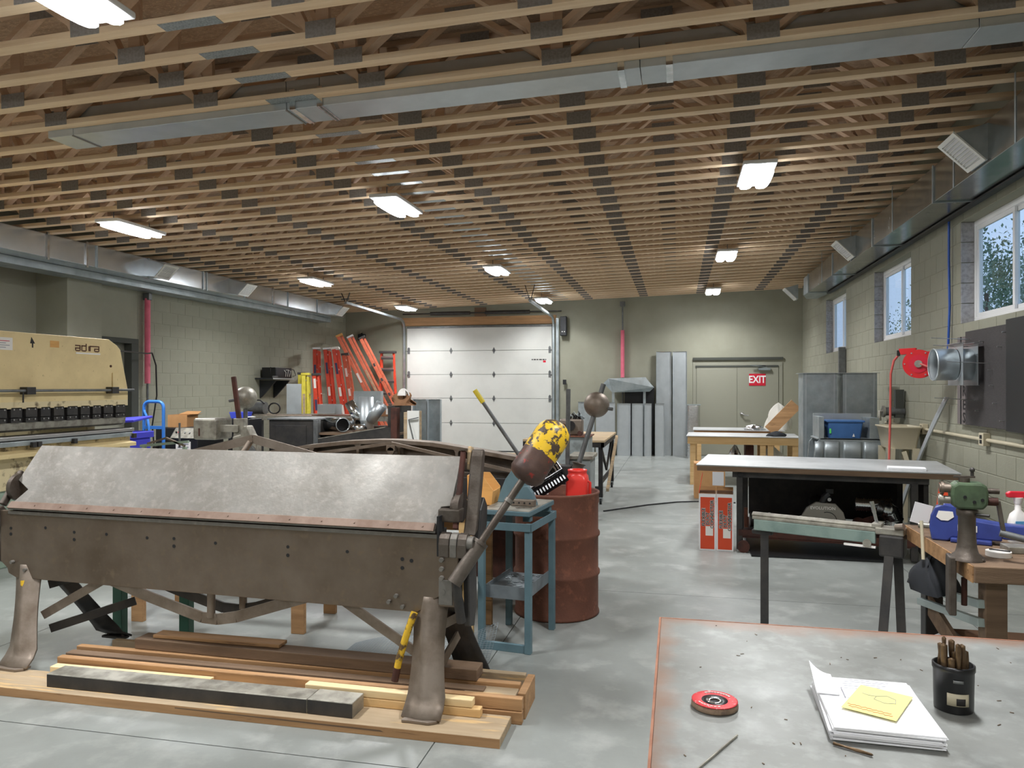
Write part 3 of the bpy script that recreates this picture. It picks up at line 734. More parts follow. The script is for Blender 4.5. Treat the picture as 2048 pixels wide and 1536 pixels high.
for i in range(N1+1): m.tube([msh(i/N1,j/8) for j in range(9)],.0014,3,False)
for j in range(N2+1): m.tube([msh(i/12,j/N2) for i in range(13)],.0014,3,False)
m.build('mesh_wires','wire_mesh',wmh)['kind'] = 'stuff'
m = MB(); m.tube([msh(i/12,0) for i in range(13)],.006,5); m.tube([msh(i/12,.18) for i in range(13)],.005,5); m.build('folded_edge','wire_mesh',wmh)

# ================================================================ SECOND BRAKE, BEHIND
b2 = thing('bending_brake','dark cast-iron brake with arched beam and two ball counterweights','machine',(-2.45,6.2,0))
arch = [(-1.55,.975),(-1.2,1.045),(-.8,1.11),(-.4,1.155),(-.1,1.172),(.1,1.172),(.4,1.155),(.8,1.10),(1.15,1.045),(1.6,.96)]
MB().prism(arch+[(1.6,.66),(-1.55,.66)],'y',0,.02).build('beam_web','cast_iron',b2)
fl_ = MB()
for a,b in zip(arch[:-1],arch[1:]): fl_.bar((a[0],-.01,a[1]),(b[0],-.01,b[1]),.17,.032)
fl_.build('beam_flange','leg_iron',b2)
for x in (-1.25,-.72,-.28,.1,.62,1.22):
    z = 1.165-.075*x*x; MB().prism([(x-.012,.68),(x+.012,.68),(x+.012,z-.05),(x+.04,z),(x-.04,z),(x-.012,z-.05)],'y',-.09,0).build('rib','leg_iron',b2)
MB().bar((.06,-.16,1.165),(-1.35,-.16,.96),.03,.026).build('truss_rod','leg_iron',b2); MB().bar((.06,-.16,1.165),(1.45,-.16,.885),.03,.026).build('truss_rod','leg_iron',b2)
MB().cyl((.06,-.18,1.10),(.06,-.14,1.10),.032,n=8).cyl((.06,-.16,.95),(.06,-.16,1.09),.02,n=10).box(.02,-.18,1.10,.10,-.14,1.15).build('turnbuckle','leg_iron',b2,.003)
MB().box(-1.5,-.24,.50,1.5,-.21,.90).build('apron','dark_steel',b2,.004); MB().box(-1.5,-.10,.86,1.6,.10,.93).build('bed','cast_iron',b2,.006)
for s in (-1,1):
    x = s*1.50; MB().prism([(-.42,0),(-.30,0),(-.12,.45),(.14,.45),(.32,0),(.44,0),(.24,.66),(.14,.98),(-.14,.98),(-.24,.66)],'x',x-.03,x+.03).build('end_frame','cast_iron',b2,.008)
# right end: worn blue-grey housing, post, flared socket, rod and ball
MB().box(1.56,.05,.25,1.74,.42,1.04).build('end_housing','housing_grey',b2,.008); MB().box(1.55,.03,1.04,1.76,.44,1.07).build('housing_top','worn_pale',b2,.004)
MB().box(1.50,-.12,.30,1.60,.03,1.0).build('end_column','dark_steel',b2,.006)
MB().bar((1.55,.02,.80),(1.56,.02,1.63),.034,.034).build('square_post','grey_steel',b2,.004)
p0 = Vector((1.60,-.12,.86)); p1 = Vector((1.66,-.09,1.015)); p2 = Vector((1.80,-.02,1.50)); p3 = Vector((1.855,0,1.67)); d2 = (p2-p1).normalized()
MB().lathe([(.055,-.16),(.05,-.06),(.042,-.02),(.052,.0),(.062,.008),(.03,.012)],20,p1,d2).build('rod_socket','cast_iron',b2)
MB().cyl(p1,p3,.021,n=12).build('ball_rod','grey_steel',b2)
bl = MB().sphere(p2,.105,32).build('ball_weight','leg_iron',b2); MB().cyl(p2+Vector((.08,-.02,-.03)),p2+Vector((.135,-.03,-.035)),.014,n=10).build('set_screw','grey_steel',bl)
# left end: ball, lever, block weight, clamp casting
q2 = Vector((-1.50,.12,1.545)); MB().cyl(q2+Vector((0,0,-.50)),q2,.02,n=12).build('ball_rod','grey_steel',b2)
bl = MB().sphere(q2,.105,32).build('ball_weight','worn_pale',b2); MB().cyl(q2+Vector((-.08,-.04,-.02)),q2+Vector((-.135,-.06,-.03)),.014,n=10).build('set_screw','grey_steel',bl)
MB().bar((-1.43,-.05,1.15),(-1.515,-.05,1.74),.03,.04,(1,0,0)).build('clamp_lever','rust_dark',b2,.005)
cw = MB().box(-1.86,-.16,1.165,-1.62,.10,1.36).build('block_weight','worn_pale',b2,.02); MB().box(-1.80,-.162,1.20,-1.785,-.159,1.27).build('core_hole','rust_dark',cw)
MB().box(-1.63,-.10,1.235,-1.44,-.06,1.30).build('weight_arm','worn_pale',b2,.004)
MB().prism([(-1.46,.98),(-1.30,.98),(-1.22,1.04),(-1.22,1.16),(-1.27,1.22),(-1.31,1.30),(-1.35,1.30),(-1.38,1.22),(-1.46,1.20)],'y',-.16,-.06).build('clamp_casting','worn_pale',b2,.012)
MB().cyl((-1.27,-.19,1.08),(-1.27,-.15,1.08),.045,n=16).build('cam_roller','grey_steel',b2,.004)
MB().box(-1.50,-.08,.90,-1.40,.0,1.36).build('left_column','worn_pale',b2,.006)
# yellow-grip clamp handle
h0 = Vector((.81,-.20,1.62)); h1 = Vector((1.19,-.15,1.06)); dh = (h1-h0).normalized()
MB().cyl(h0+dh*.11,h1,.0155,n=12).build('handle_rod','grey_steel',b2); MB().cyl(h0,h0+dh*.125,.021,n=14).build('handle_grip','yellow_grip',b2)
tag(MB().box(-1.72,6.30,0,-1.30,6.62,1.03).build('support_stand','rust_dark'),'dark stand behind the yellow-gripped handle','stand')
pal = thing('wooden_duckboard','weathered slatted wooden duckboard lying on the dark stand','duckboard',(-1.50,6.45,1.032))
for k in range(6): MB().box(-.24,-.16+k*.055,.0,.24,-.115+k*.055,.02).build('slat','wood_dusty',pal,.002)
MB().box(-.26,-.17,-.0,-.20,.17,.028).build('rail','rust_dark',pal)

# ================================================================ PRESS BRAKE
pbk = thing('press_brake','cream hydraulic press brake lettered adira with toothed dark tooling','machine',(-6.0,0,0))
face = [(4.2,1.50),(7.264,1.50),(7.264,1.61),(7.148,2.053),(7.095,2.10),(6.977,2.158),(4.2,2.158)]
MB().prism(face,'x',-.10,0).build('ram','cream',pbk,.006)
MB().box(-.08,4.2,1.44,.0,7.262,1.505).build('ram_dirty_edge','cream_old',pbk,.003)
MB().prism([(4.2,1.60),(7.20,1.60),(7.10,2.03),(4.2,2.03)],'x',-.75,-.12).build('upper_body','cream',pbk)
for y in (4.3,7.0): MB().box(-1.5,y,0,-.30,y+.12,2.0).build('side_frame','machine_green' if y<5 else 'cream_old',pbk,.01)
MB().box(-.02,4.2,1.605,.0,7.21,1.60).build('rail_back','dark_steel',pbk)
MB().cyl((.06,4.2,1.611),(.06,7.28,1.611),.014,n=10).build('guide_rod','grey_steel',pbk)
for y in (5.90,6.98): MB().box(.0,y-.05,1.575,.085,y+.05,1.645).build('rod_bracket','dark_steel',pbk,.004)
MB().cyl((.06,5.83,1.50),(.06,5.83,1.60),.007,n=8).build('stop_pin','dark_steel',pbk)
edges = [4.9,5.23,5.57,5.756,5.919,6.09,6.245,6.412,6.587,6.75,6.905,7.08,7.262]
MB().box(-.09,4.2,1.30,-.03,7.26,1.46).build('tool_holder','black_steel',pbk)
for a,b in zip(edges[:-1],edges[1:]):
    c = MB().box(-.04,a,1.36,.0,b-.04,1.455).build('clamp','dark_steel',pbk,.004)
    MB().box(-.035,a+.006,1.31,-.006,b-.046,1.352).build('clamp_lower','dark_steel',c,.003)
    for yy in (a+.03,b-.07):
        for zz_ in (1.435,1.34): MB().cyl((-.002,yy,zz_),(.006,yy,zz_),.008,n=6).build('screw','aluminium',c)
MB().prism([(-.085,1.31),(-.02,1.31),(-.03,1.245),(-.052,1.225),(-.075,1.245)],'y',4.2,7.255).build('punch','worn_pale',pbk)
MB().box(-.12,4.2,1.12,.06,7.26,1.19).build('die_block','dark_steel',pbk,.003)
MB().box(.02,4.2,1.155,.085,7.26,1.19).build('die_rail','aluminium',pbk,.004); MB().box(.04,4.2,1.10,.10,7.22,1.145).build('die_rail','galv_dull',pbk,.004)
for y in (5.87,5.93,6.36,7.2): MB().box(.09,y,1.08,.13,y+.045,1.13).build('rail_clip','dark_steel',pbk,.003)
MB().box(-.10,4.2,.70,.05,7.24,1.10).build('bed','cream_old',pbk,.008); MB().prism([(.05,1.06),(.16,1.04),(.16,1.0),(.05,1.0)],'y',4.2,7.2).build('bed_lip','cream',pbk,.004)
MB().box(-.14,4.2,0,.03,7.2,.72).build('base','machine_green',pbk,.01)
LG = {'a':[(0,1,1,1),(1,1,1,0),(1,0,0,0),(0,0,0,.5),(0,.5,1,.5)],'d':[(1,1.45,1,0),(1,0,0,0),(0,0,0,1),(0,1,1,1)],'i':[(.3,0,.3,1)],'r':[(0,0,0,1),(0,1,.8,1)]}
lg = MB(); yy = 6.515
for ch,adv in (('a',.082),('d',.078),('i',.034),('r',.062),('a',.08)):
    for a,b,c_,d in LG[ch]: lg.bar((.002,yy+a*.058,2.018+b*.052),(.002,yy+c_*.058,2.018+d*.052),.012,.002,(1,0,0)) if a==c_ else lg.bar((.002,yy+a*.058-.006,2.018+b*.052),(.002,yy+c_*.058+.006,2.018+d*.052),.012,.002,(1,0,0))
    yy += adv
lg.build('maker_name','brown_ink',pbk)
MB().box(.0,6.52,1.985,.002,6.85,2.0).build('name_strip','label_white',pbk)
MB().box(.0,6.197,2.035,.002,6.306,2.10).build('orange_label','plywood',pbk); MB().box(.0,5.45,1.985,.002,5.772,2.10).build('warning_label','label_white',pbk)
for k in range(4): MB().box(.002,5.50,2.065-.02*k,.003,5.74-.04*(k%2),2.071-.02*k).build('label_line','exit_red' if k==0 else 'ink_grey',pbk)
MB().prism([(5.98,2.12),(6.02,2.06),(6.0,2.06),(6.0,2.02),(5.985,2.02),(5.985,2.06),(5.965,2.06)],'x',0,.002).build('arrow_mark','ink_black',pbk)
MB().cyl((0,7.0,1.87),(.006,7.0,1.87),.014,n=10).build('plug','rust_dark',pbk); MB().box(0,7.02,1.62,.012,7.12,1.80).build('side_cover','cream',pbk,.004)
MB().box(-.35,7.30,1.25,-.28,7.36,2.02).build('hydraulic_pipe','grey_steel',pbk,.01); MB().box(-.55,7.28,1.6,-.40,7.36,2.05).build('cylinder','rust_dark',pbk,.01)

# cable from the pipe down to the hand truck
tag(MB().tube([(-6.55,7.42,2.05),(-7.2,8.6,2.12),(-8.0,10.1,2.16),(-8.4,10.72,2.2),(-8.42,10.84,2.0),(-8.42,10.86,1.5),(-8.46,10.80,1.0),(-8.44,10.86,.4),(-8.4,10.84,.02)],.012,6).build('power_cable','black_cable'),'black power cable looping from the press brake over the pink pipe','cable')
def pipe(x,y,z0,zp0,zp1,z1,label,dr):
    t = thing('insulated_pipe',label,'pipe',(x,y,0))
    MB().cyl((0,0,z0),(0,0,z1),.018,n=10).build('pipe','grey_steel',t); MB().cyl((0,0,zp0),(0,0,zp1),.045,n=16).build('foam_sleeve','pink_foam',t)
    MB().box(-.06,-.04,z1-.12,.06,.04,z1).build('bracket','grey_steel',t,.01); return t
pipe(-8.52,10.764,.0,1.70,3.10,3.19,'pipe in pink foam sleeve beside the side door frame',.05)
pipe(-1.307,18.42,.0,1.87,3.02,3.72,'pipe in pink foam sleeve on the back wall above leaning sheet metal',.05)

# wheelie bin, hand truck
wb = thing('wheelie_bin','purple-blue plastic wheelie bin by the press brake end','bin',(-6.56,7.95,0))
MB().prism([(-.14,.1),(.14,.1),(.16,1.02),(-.16,1.02)],'y',-.2,.2).build('body','bin_purple',wb,.02); MB().box(-.18,-.22,1.02,.19,.22,1.10).build('rim','bin_purple',wb,.01)
MB().plate([(-.75,-.12,1.17),(.17,-.12,1.22),(.19,.2,1.26),(-.7,.2,1.20)],.03).build('lid','bin_purple',wb,.008)
for x in (-.17,.17): MB().cyl((x-.02,.12,.1),(x+.02,.12,.1),.1,n=18).build('wheel','black_plastic',wb)
ht = thing('hand_truck','bright blue tubular hand truck near the side door','hand truck',(-6.62,8.48,0))
def arc(cx,cz,r,a0,a1,n=6): return [(cx+r*math.cos(a0+(a1-a0)*k/n),0,cz+r*math.sin(a0+(a1-a0)*k/n)) for k in range(n+1)]
MB().tube([(-.145,0,.12)]+[(-.145,0,1.3)]+arc(-.065,1.375,.08,PI,PI/2)+arc(.065,1.375,.08,PI/2,0)+[(.145,0,1.3),(.145,0,.12)],.021,10).build('frame_tube','truck_blue',ht)
MB().tube([(-.03,-.05,.12),(-.03,-.05,1.10),(-.07,-.03,1.24),(-.13,-.02,1.34)],.017,8).build('inner_tube','truck_blue',ht)
MB().box(-.15,-.015,1.10,.15,.015,1.14).build('cross_bar','truck_blue',ht); MB().box(-.15,-.015,.45,.15,.015,.49).build('cross_bar','truck_blue',ht)
MB().box(-.22,-.25,.0,.22,.02,.012).build('toe_plate','truck_blue',ht)
for x in (-.22,.22): MB().cyl((x-.025,.06,.125),(x+.025,.06,.125),.125,n=20).build('wheel','black_plastic',ht)
MB().cyl((-.2,.06,.125),(.2,.06,.125),.012,n=8).build('axle','grey_steel',ht)

# black roll former with control panel, boxes on it
rf = thing('roll_former','black sheet-metal roll former with sloping pale control panel','machine',(-6.30,8.95,0))
MB().box(-.62,-.05,.10,.02,.55,1.09).build('body','black_paint',rf,.01)
MB().prism([(-.05,.85),(-.05,.98),(.06,1.09),(.25,1.09),(.25,.85)],'x',-.16,.27).build('console','black_paint',rf,.006) if False else MB().prism([(-.30,.80),(-.30,.97),(-.18,1.10),(.25,1.10),(.25,.80)],'x',-.22,.20).build('console','black_paint',rf,.006)
n2 = Vector((0,-.13,.12)).normalized(); 
MB().plate([(-.20,-.303,.972),(.19,-.303,.972),(.19,-.185,1.100),(-.20,-.185,1.100)],.004).build('control_panel','worn_pale',rf)
for k,(x,m) in enumerate(((-.15,'black_plastic'),(-.11,'exit_red'),(-.02,'aluminium'),(.05,'aluminium'),(.12,'black_plastic'),(.17,'black_plastic'))):
    p = Vector((x,-.244,1.04)); MB().cyl(p,p+Vector((0,-.012,.011)),.013,n=10).build('knob',m,rf)
MB().box(-.12,-.304,.82,.10,-.301,.93).build('notice','label_white',rf); 
for k in range(2): MB().box(-.09,-.306,.89-.04*k,.07,-.304,.905-.04*k).build('notice_line','ink_grey',rf)
for y in (-.2,.5):
    for x in (-.55,.12): MB().box(x,y,0,x+.06,y+.06,.85).build('leg','black_steel',rf)
cb = thing('cardboard_box','open cardboard box sitting on the black roll former','box',(-6.68,9.15,1.0925))
bx_ = MB(); bx_.box(-.15,-.12,0,.15,.12,.006); bx_.box(-.15,-.12,.006,-.144,.12,.17); bx_.box(.144,-.12,.006,.15,.12,.17); bx_.box(-.144,-.12,.006,.144,-.114,.17); bx_.box(-.144,.114,.006,.144,.12,.17); bx_.build('carton','cardboard',cb)
MB().plate([(-.15,.12,.17),(.15,.12,.17),(.17,.17,.21),(-.05,.17,.21)],.004).build('flap','cardboard',cb); MB().plate([(.15,-.12,.17),(.15,.12,.17),(.21,.12,.18),(.21,-.12,.18)],.004).build('flap','cardboard',cb)
bb = thing('equipment_case','square black equipment case next to the roll former panel','case',(-5.80,9.25,0)); MB().box(-.17,-.12,.0,.15,.2,1.21).build('body','black_paint',bb,.008); MB().box(-.14,-.125,1.0,.12,-.12,1.18).build('front_panel','black_plastic',bb,.004)
sbn = thing('parts_bin','small blue plastic parts bin on the black equipment case','bin',(-5.85,9.25,1.212)); MB().prism([(-.09,0),(.09,0),(.12,.09),(-.12,.09)],'y',-.1,.1).build('tray','small_blue',sbn,.006); MB().plate([(.11,-.11,.03),(.11,.10,.03),(.16,.10,.02),(.16,-.11,.02)],.003).build('spilled_sheet','paper',sbn)
ar = thing('steel_linkage','dark green bent-pipe rest in front of the roll former','rest',(-5.72,7.8,0))
MB().bar((-.55,0,.94),(.10,0,1.0),.03,.03).build('rail','machine_green',ar); MB().bar((-.45,0,.97),(-.20,0,1.04),.03,.02).bar((-.20,0,1.04),(.05,0,.95),.03,.02).build('truss_bar','leg_iron',ar)
for x in (-.5,.05): MB().box(x-.02,-.02,0,x+.02,.02,.94).build('post','machine_green',ar)
MB().cyl((-.02,0,.93),(-.02,0,1.22),.012,n=8).build('upright','grey_steel',ar)

# ================================================================ STEEL BENCH WITH DUCT FITTINGS (left rear)
sbn2 = thing('steel_bench','dark steel bench with sloping front panel and brown plywood bed','bench',(0,0,0))
MB().box(-5.70,9.72,0,-4.98,10.35,1.175).build('cabinet','dark_steel',sbn2,.006); MB().box(-5.72,9.70,1.175,-4.96,10.37,1.195).build('cabinet_top','grey_steel',sbn2,.003)
MB().box(-5.60,9.712,.65,-5.12,9.72,1.10).build('front_panel','dark_steel',sbn2,.003); MB().box(-5.0,9.69,0,-4.93,9.78,1.18).build('corner_post','grey_steel',sbn2,.004)
MB().prism([(-4.95,.60),(-3.83,.60),(-3.83,1.085),(-3.95,1.085),(-4.93,.915)],'y',9.70,9.72).build('sloping_panel','dark_steel',sbn2,.002)
MB().bar((-4.93,9.71,.918),(-3.93,9.71,1.09),.03,.012).build('panel_edge','worn_pale',sbn2)
MB().box(-4.95,9.73,.97,-3.80,10.55,1.0).build('plywood_bed','wood_dark',sbn2); MB().box(-5.0,10.40,0,-3.80,10.55,1.0).build('rear_panel','black_steel',sbn2)
MB().box(-3.84,9.68,0,-3.75,9.80,1.36).build('end_post','rust_dark',sbn2,.004); MB().box(-3.95,9.85,.6,-3.84,10.50,1.38).build('end_panel','dark_steel',sbn2,.004)
sh = thing('steel_rack','dark steel rack with brown sheet stock on its top shelf','rack',(0,0,0))
MB().box(-6.9,10.745,1.17,-4.15,11.5,1.19).build('shelf','wood_dark',sh); MB().box(-6.9,10.70,1.12,-4.15,10.745,1.19).build('front_edge','worn_pale',sh)
for k in range(5): MB().box(-5.3,10.78,.55+.11*k,-4.2,11.4,.58+.11*k).build('tray','black_steel',sh)
for x in (-6.85,-4.2): MB().box(x-.03,10.75,0,x+.03,10.81,1.17).build('post','black_steel',sh); MB().box(x-.03,11.4,0,x+.03,11.46,1.17).build('post','black_steel',sh)
tag(MB().prism([(-5.6,10.8),(-4.75,10.76),(-4.6,11.2),(-5.5,11.3)],'z',1.195,1.205).build('steel_sheet','rust'),'rusty steel sheet lying on the dark steel rack','sheet')
st = thing('strap_iron','flat iron strip lying along the top of the dark steel rack','strip',(0,0,0)); MB().bar((-6.6,10.82,1.20),(-5.2,10.80,1.225),.05,.012).build('strip','worn_pale',st)
hl = thing('hose_loop','short loop of dark hose hooked over the rack','hose',(0,0,0)); MB().tube([(-6.3+.10*math.cos(t),10.9,1.30+.085*math.sin(t)) for t in [k*.45 for k in range(15)]],.012,6).build('hose','black_cable',hl)
g2 = thing('motor','grey electric motor standing on the dark steel rack','motor',(-6.65,10.98,1.191)); MB().cyl((-.18,0,.11),(.15,0,.11),.10,n=20).build('body','grey_steel',g2,.01); MB().box(-.14,-.08,0,.12,.08,.03).build('foot','dark_steel',g2); MB().tube([(-.1,-.05,.2),(-.05,-.08,.24),(.1,-.08,.24),(.16,-.05,.18)],.012,6).build('lead','black_cable',g2)

# round fittings on the bench
def hood(profile, n=24): pass
wy = thing('wye_fitting','large galvanised four-branch wye duct fitting standing on the bench','duct fitting',(-4.36,10.06,1.001))
MB().lathe([(.105,0),(.105,.16),(.107,.165),(.105,.17),(.105,.50)],32,(0,0,0)).build('main_pipe','galvanised',wy,solid=.003)
MB().lathe([(.085,.0),(.085,.30)],28,(.06,-.02,.16),(.62,0,.78)).build('branch','galvanised',wy,solid=.003); MB().lathe([(.075,.0),(.07,.36)],28,(-.06,-.02,.12),(-.55,0,.83)).build('branch','galv_bright',wy,solid=.003)
MB().lathe([(.07,.0),(.07,.30)],28,(-.02,.10,.15),(-.25,.6,.75)).build('branch','galvanised',wy,solid=.003); MB().lathe([(.12,0),(.118,.06),(.10,.12)],28,(-.06,-.05,.0),(0,0,1)).build('collar','galv_bright',wy,solid=.003)
el = thing('duct_elbow','shiny galvanised duct elbow with its open end showing','duct fitting',(-4.68,9.94,1.008))
MB().tube([(-.30,.10,.10),(-.12,.08,.10),(-.02,.02,.10),(.06,-.10,.10)],.093,24,False).build('gores','galv_bright',el,solid=.003); MB().lathe([(.093,0),(.099,.01),(.094,.03)],28,(.06,-.10,.10),(.5,-.75,0)).build('collar','galvanised',el,solid=.003)
MB().cyl((-.02,.04,.10),(-.015,.035,.10),.088,n=20).build('damper','black_steel',el)
rp = thing('round_pipe','crinkled bright galvanised pipe lying beside the elbow','duct fitting',(-4.80,10.28,1.006)); MB().lathe([(.088,0),(.09,.05),(.088,.1),(.09,.2),(.087,.36)],28,(-.18,-.05,.092),(1,.25,0)).build('pipe','galv_bright',rp,solid=.003)
def openbox(name,label,x,y,z,w,d,h,mat,rz=0.):
    t = thing(name,label,'duct fitting',(x,y,z),rz); m = MB(); th = .004
    m.box(-w/2,-d/2,0,w/2,-d/2+th,h); m.box(-w/2,d/2-th,0,w/2,d/2,h); m.box(-w/2,-d/2+th,0,-w/2+th,d/2-th,h); m.box(w/2-th,-d/2+th,0,w/2,d/2-th,h); m.build('wall_sheet',mat,t); return t
openbox('duct_ring','short rectangular galvanised duct ring on the steel rack',-5.44,11.1,1.207,.30,.26,.16,'galvanised')
openbox('duct_box','square galvanised duct box standing behind the wye fitting',-4.78,11.12,1.207,.42,.36,.37,'galv_dull',.28)
openbox('duct_box','tall bright galvanised duct box standing beside the yellow ladders',-7.10,13.0,0,.26,.26,1.70,'galvanised',.45)
cbx = thing('cardboard_box','worn cardboard box on the rack behind the wye fitting','box',(-4.36,10.95,1.191)); MB().box(-.15,-.1,0,.14,.12,.16).build('carton','cardboard_dark',cbx,.004); MB().box(-.02,-.103,.03,.06,-.1,.12).build('label','label_white',cbx)
rg = thing('rag_pile','crumpled brown paper and rags heaped on the end of the bench','rags',(-3.80,10.05,1.382))
m = MB(); rnd = random.Random(5)
m.grid(lambda u,v: Vector((.16*math.cos(6.283*u)*math.sin(PI*v*.5)*(1+.3*math.sin(17*u+9*v)),.14*math.sin(6.283*u)*math.sin(PI*v*.5)*(1+.3*math.cos(13*u)),.16*math.cos(PI*v*.5)*(1+.35*math.sin(19*u+5*v)))),28,8,sm=False); m.build('crumpled_paper','cardboard_dark',rg)
m = MB(); m.grid(lambda u,v: Vector((.03+.08*math.cos(6.283*u)*math.sin(PI*v*.5)*(1+.4*math.sin(11*u)),-.08+.05*math.sin(6.283*u)*math.sin(PI*v*.5),.14+.08*math.cos(PI*v*.5)*(1+.3*math.sin(15*u)))),18,6,sm=False); m.build('white_rag','label_white',rg)
# foam boards and sheets in front of the garage door
fb = thing('foam_board','pale foam board standing on edge at the end of the bench','board',(-3.62,9.95,0)); MB().box(-.02,-.30,0,.03,.30,1.30).build('board','wood_dusty',fb,.004); 
MB().box(.03,-.3,0,.20,-.28,1.32).build('board','white_paint',fb,.004)
MB().bar((.06,-.32,1.20),(.14,-.33,.90),.012,.012).bar((.06,-.32,1.20),(.20,-.33,1.23),.02,.012).build('tie_wire','grey_steel',fb)
for i,(x,w,lb) in enumerate(((-4.55,.26,'folded galvanised panel with turned edges propped before the garage door'),(-4.28,.24,'narrow folded galvanised panel propped at the right of a wider one'))):
    t = thing('duct_half',lb,'sheet metal',(x,12.95,0),.05*i); MB().box(-w/2,0,0,w/2,.004,1.42).build('web','galv_dull',t); MB().box(-w/2,-.10,0,-w/2+.004,0,1.42).build('flange','galvanised',t); MB().box(w/2-.004,-.10,0,w/2,0,1.42).build('flange','galvanised',t); MB().box(-w/2,-.03,1.416,w/2,0,1.42).build('hem','galv_bright',t)
tag(MB().box(-4.80,12.55,0,-4.62,12.62,1.05).build('gypsum_board','white_paint'),'white board leaning end-on beside the folded galvanised panels','board')

# ================================================================ LADDERS
def ladder(name,label,base,top,w,mat,cap,capmat,labels=(),group=None,faceon=False,n=7):
    """folded step ladder from base to top; rails are real channels, treads between them"""
    base, top = Vector(base), Vector(top); t = thing(name,label,'ladder',base,0 if faceon else .40,group)
    d = (top-base); L = d.length; lean = math.atan2(d.x,d.z)
    def at(x,y,z): return Vector((x*math.cos(lean)+z*math.sin(lean), y, -x*math.sin(lean)+z*math.cos(lean)))
    def put_box(nm,x0,y0,z0,x1,y1,z1,mt,par=None,bev=0):
        m = MB(); m.add([at(x,y,z) for z in (z0,z1) for y in (y0,y1) for x in (x0,x1)],[(0,2,3,1),(4,5,7,6),(0,1,5,4),(2,6,7,3),(0,4,6,2),(1,3,7,5)]); return m.build(nm,mt,par or t,bev)
    if not faceon:
        # side-on: front and rear frames show their rail sides to the room
        for y in (-w/2,w/2):
            f = put_box('front_rail',-.048,y-.012,0,.032,y+.012,L-.03,mat,None,.003)
            if y < 0:
                for (z0,z1,mt) in labels: put_box('label',-.03,y-.0145,z0,.02,y-.0125,z1,mt,f)
            put_box('rear_rail',.05,y-.010,0.05,.10,y+.010,L-.08,mat,None,.003)
        for k in range(n): z = .28+k*(L-.45)/(n-1); put_box('tread',-.05,-w/2+.012,z,.03,w/2-.012,z+.03,'aluminium')
        for k in range(3): z = .35+k*(L-.8)/2; put_box('rear_brace',.06,-w/2+.01,z,.10,w/2-.01,z+.02,'aluminium')
        put_box('top_cap',-.06,-w/2-.03,L-.05,.11,w/2+.03,L,capmat,None,.008)
    else:
        for s in (-1,1):
            m = MB(); m.bar((s*w*.62,0,0),(s*w*.40,0,L-.04),.04,.07,(0,1,0)); m.build('front_rail',mat,t,.003)
            m = MB(); m.bar((s*w*.58,.18,0),(s*w*.38,.03,L-.06),.03,.05,(0,1,0)); m.build('rear_rail',mat,t,.003)
        for k in range(n):
            z = .28+k*(L-.45)/(n-1); ww = w*(.60-.22*z/L); MB().box(-ww,-.04,z,ww,.04,z+.035).build('tread','aluminium',t); MB().box(-ww,-.042,z-.05,ww,-.03,z).build('tread_brace','ladder_cap',t)
        MB().box(-w*.5,-.08,L-.06,w*.5,.10,L).build('top_cap',capmat,t,.01)
    return t
LB = ((1.0,1.25,'label_white'),(1.45,1.65,'label_white'),(1.95,2.2,'label_ink'))
LB2 = ((.75,.95,'label_white'),(1.15,1.38,'label_ink'),(1.62,1.82,'label_white'))
G = 'step ladders stored along the left wall'
ladder('step_ladder','tall red ladder with grey cap standing upright against the block wall',(-8.16,16.0,0),(-8.19,16.0,2.55),.40,'ladder_red',1,'aluminium',((1.9,2.15,'label_ink'),),G)
ladder('step_ladder','tall red ladder second from the wall, carrying white labels',(-7.62,15.9,0),(-7.86,15.9,2.53),.45,'ladder_red',1,'aluminium',LB,G)
ladder('step_ladder','tall red ladder with pale cap leaning toward its neighbours, two white labels',(-7.22,15.8,0),(-7.59,15.8,2.53),.45,'ladder_red',1,'label_white',LB,G)
ladder('step_ladder','scuffed red-orange ladder with peeling label leaning right of the red ones',(-7.28,16.45,0),(-7.66,16.45,2.42),.45,'ladder_orange',1,'ladder_cap',((1.45,1.62,'label_white'),(1.9,2.1,'label_white')),G)
ladder('step_ladder','long faded orange ladder with yellow cap leaning steeply over the others',(-6.74,17.45,0),(-8.17,17.45,2.89),.5,'ladder_orange',1,'plywood',((1.95,2.2,'label_white'),(1.5,1.7,'label_white')),G)
ladder('extension_ladder','inner long faded orange ladder leaning parallel beside the yellow-capped one',(-6.52,17.6,0),(-7.96,17.6,2.87),.45,'ladder_orange',1,'aluminium',((1.6,2.3,'wood_dusty'),),G,n=9)
ladder('extension_ladder','outermost long faded orange ladder with dark rung ends on the steep stack',(-6.28,17.75,0),(-7.72,17.75,2.85),.45,'ladder_orange',1,'ladder_cap',((1.6,1.68,'ladder_cap'),(2.0,2.08,'ladder_cap'),(2.4,2.48,'ladder_cap')),G,n=9)
ladder('step_ladder','orange step ladder with black cap standing face-on in the corner',(-7.26,18.1,0),(-7.26,18.1,2.56),.42,'ladder_red',1,'ladder_cap',(),G,True,8)
ladder('step_ladder','short red step ladder with black cap in front of the tall red ones',(-7.42,14.75,0),(-7.55,14.75,1.93),.42,'ladder_red',1,'ladder_cap',LB2,G,n=5)
ladder('step_ladder','yellow fibreglass ladder standing beside a bright duct box',(-7.52,14.25,0),(-7.54,14.25,1.93),.36,'ladder_yellow',1,'ladder_yellow',((.9,1.5,'wood_dusty'),),G,n=5)
ladder('step_ladder','worn yellow ladder half hidden behind another yellow ladder',(-7.80,14.62,0),(-7.82,14.62,1.95),.36,'ladder_yellow',1,'ladder_cap',(),G,n=5)

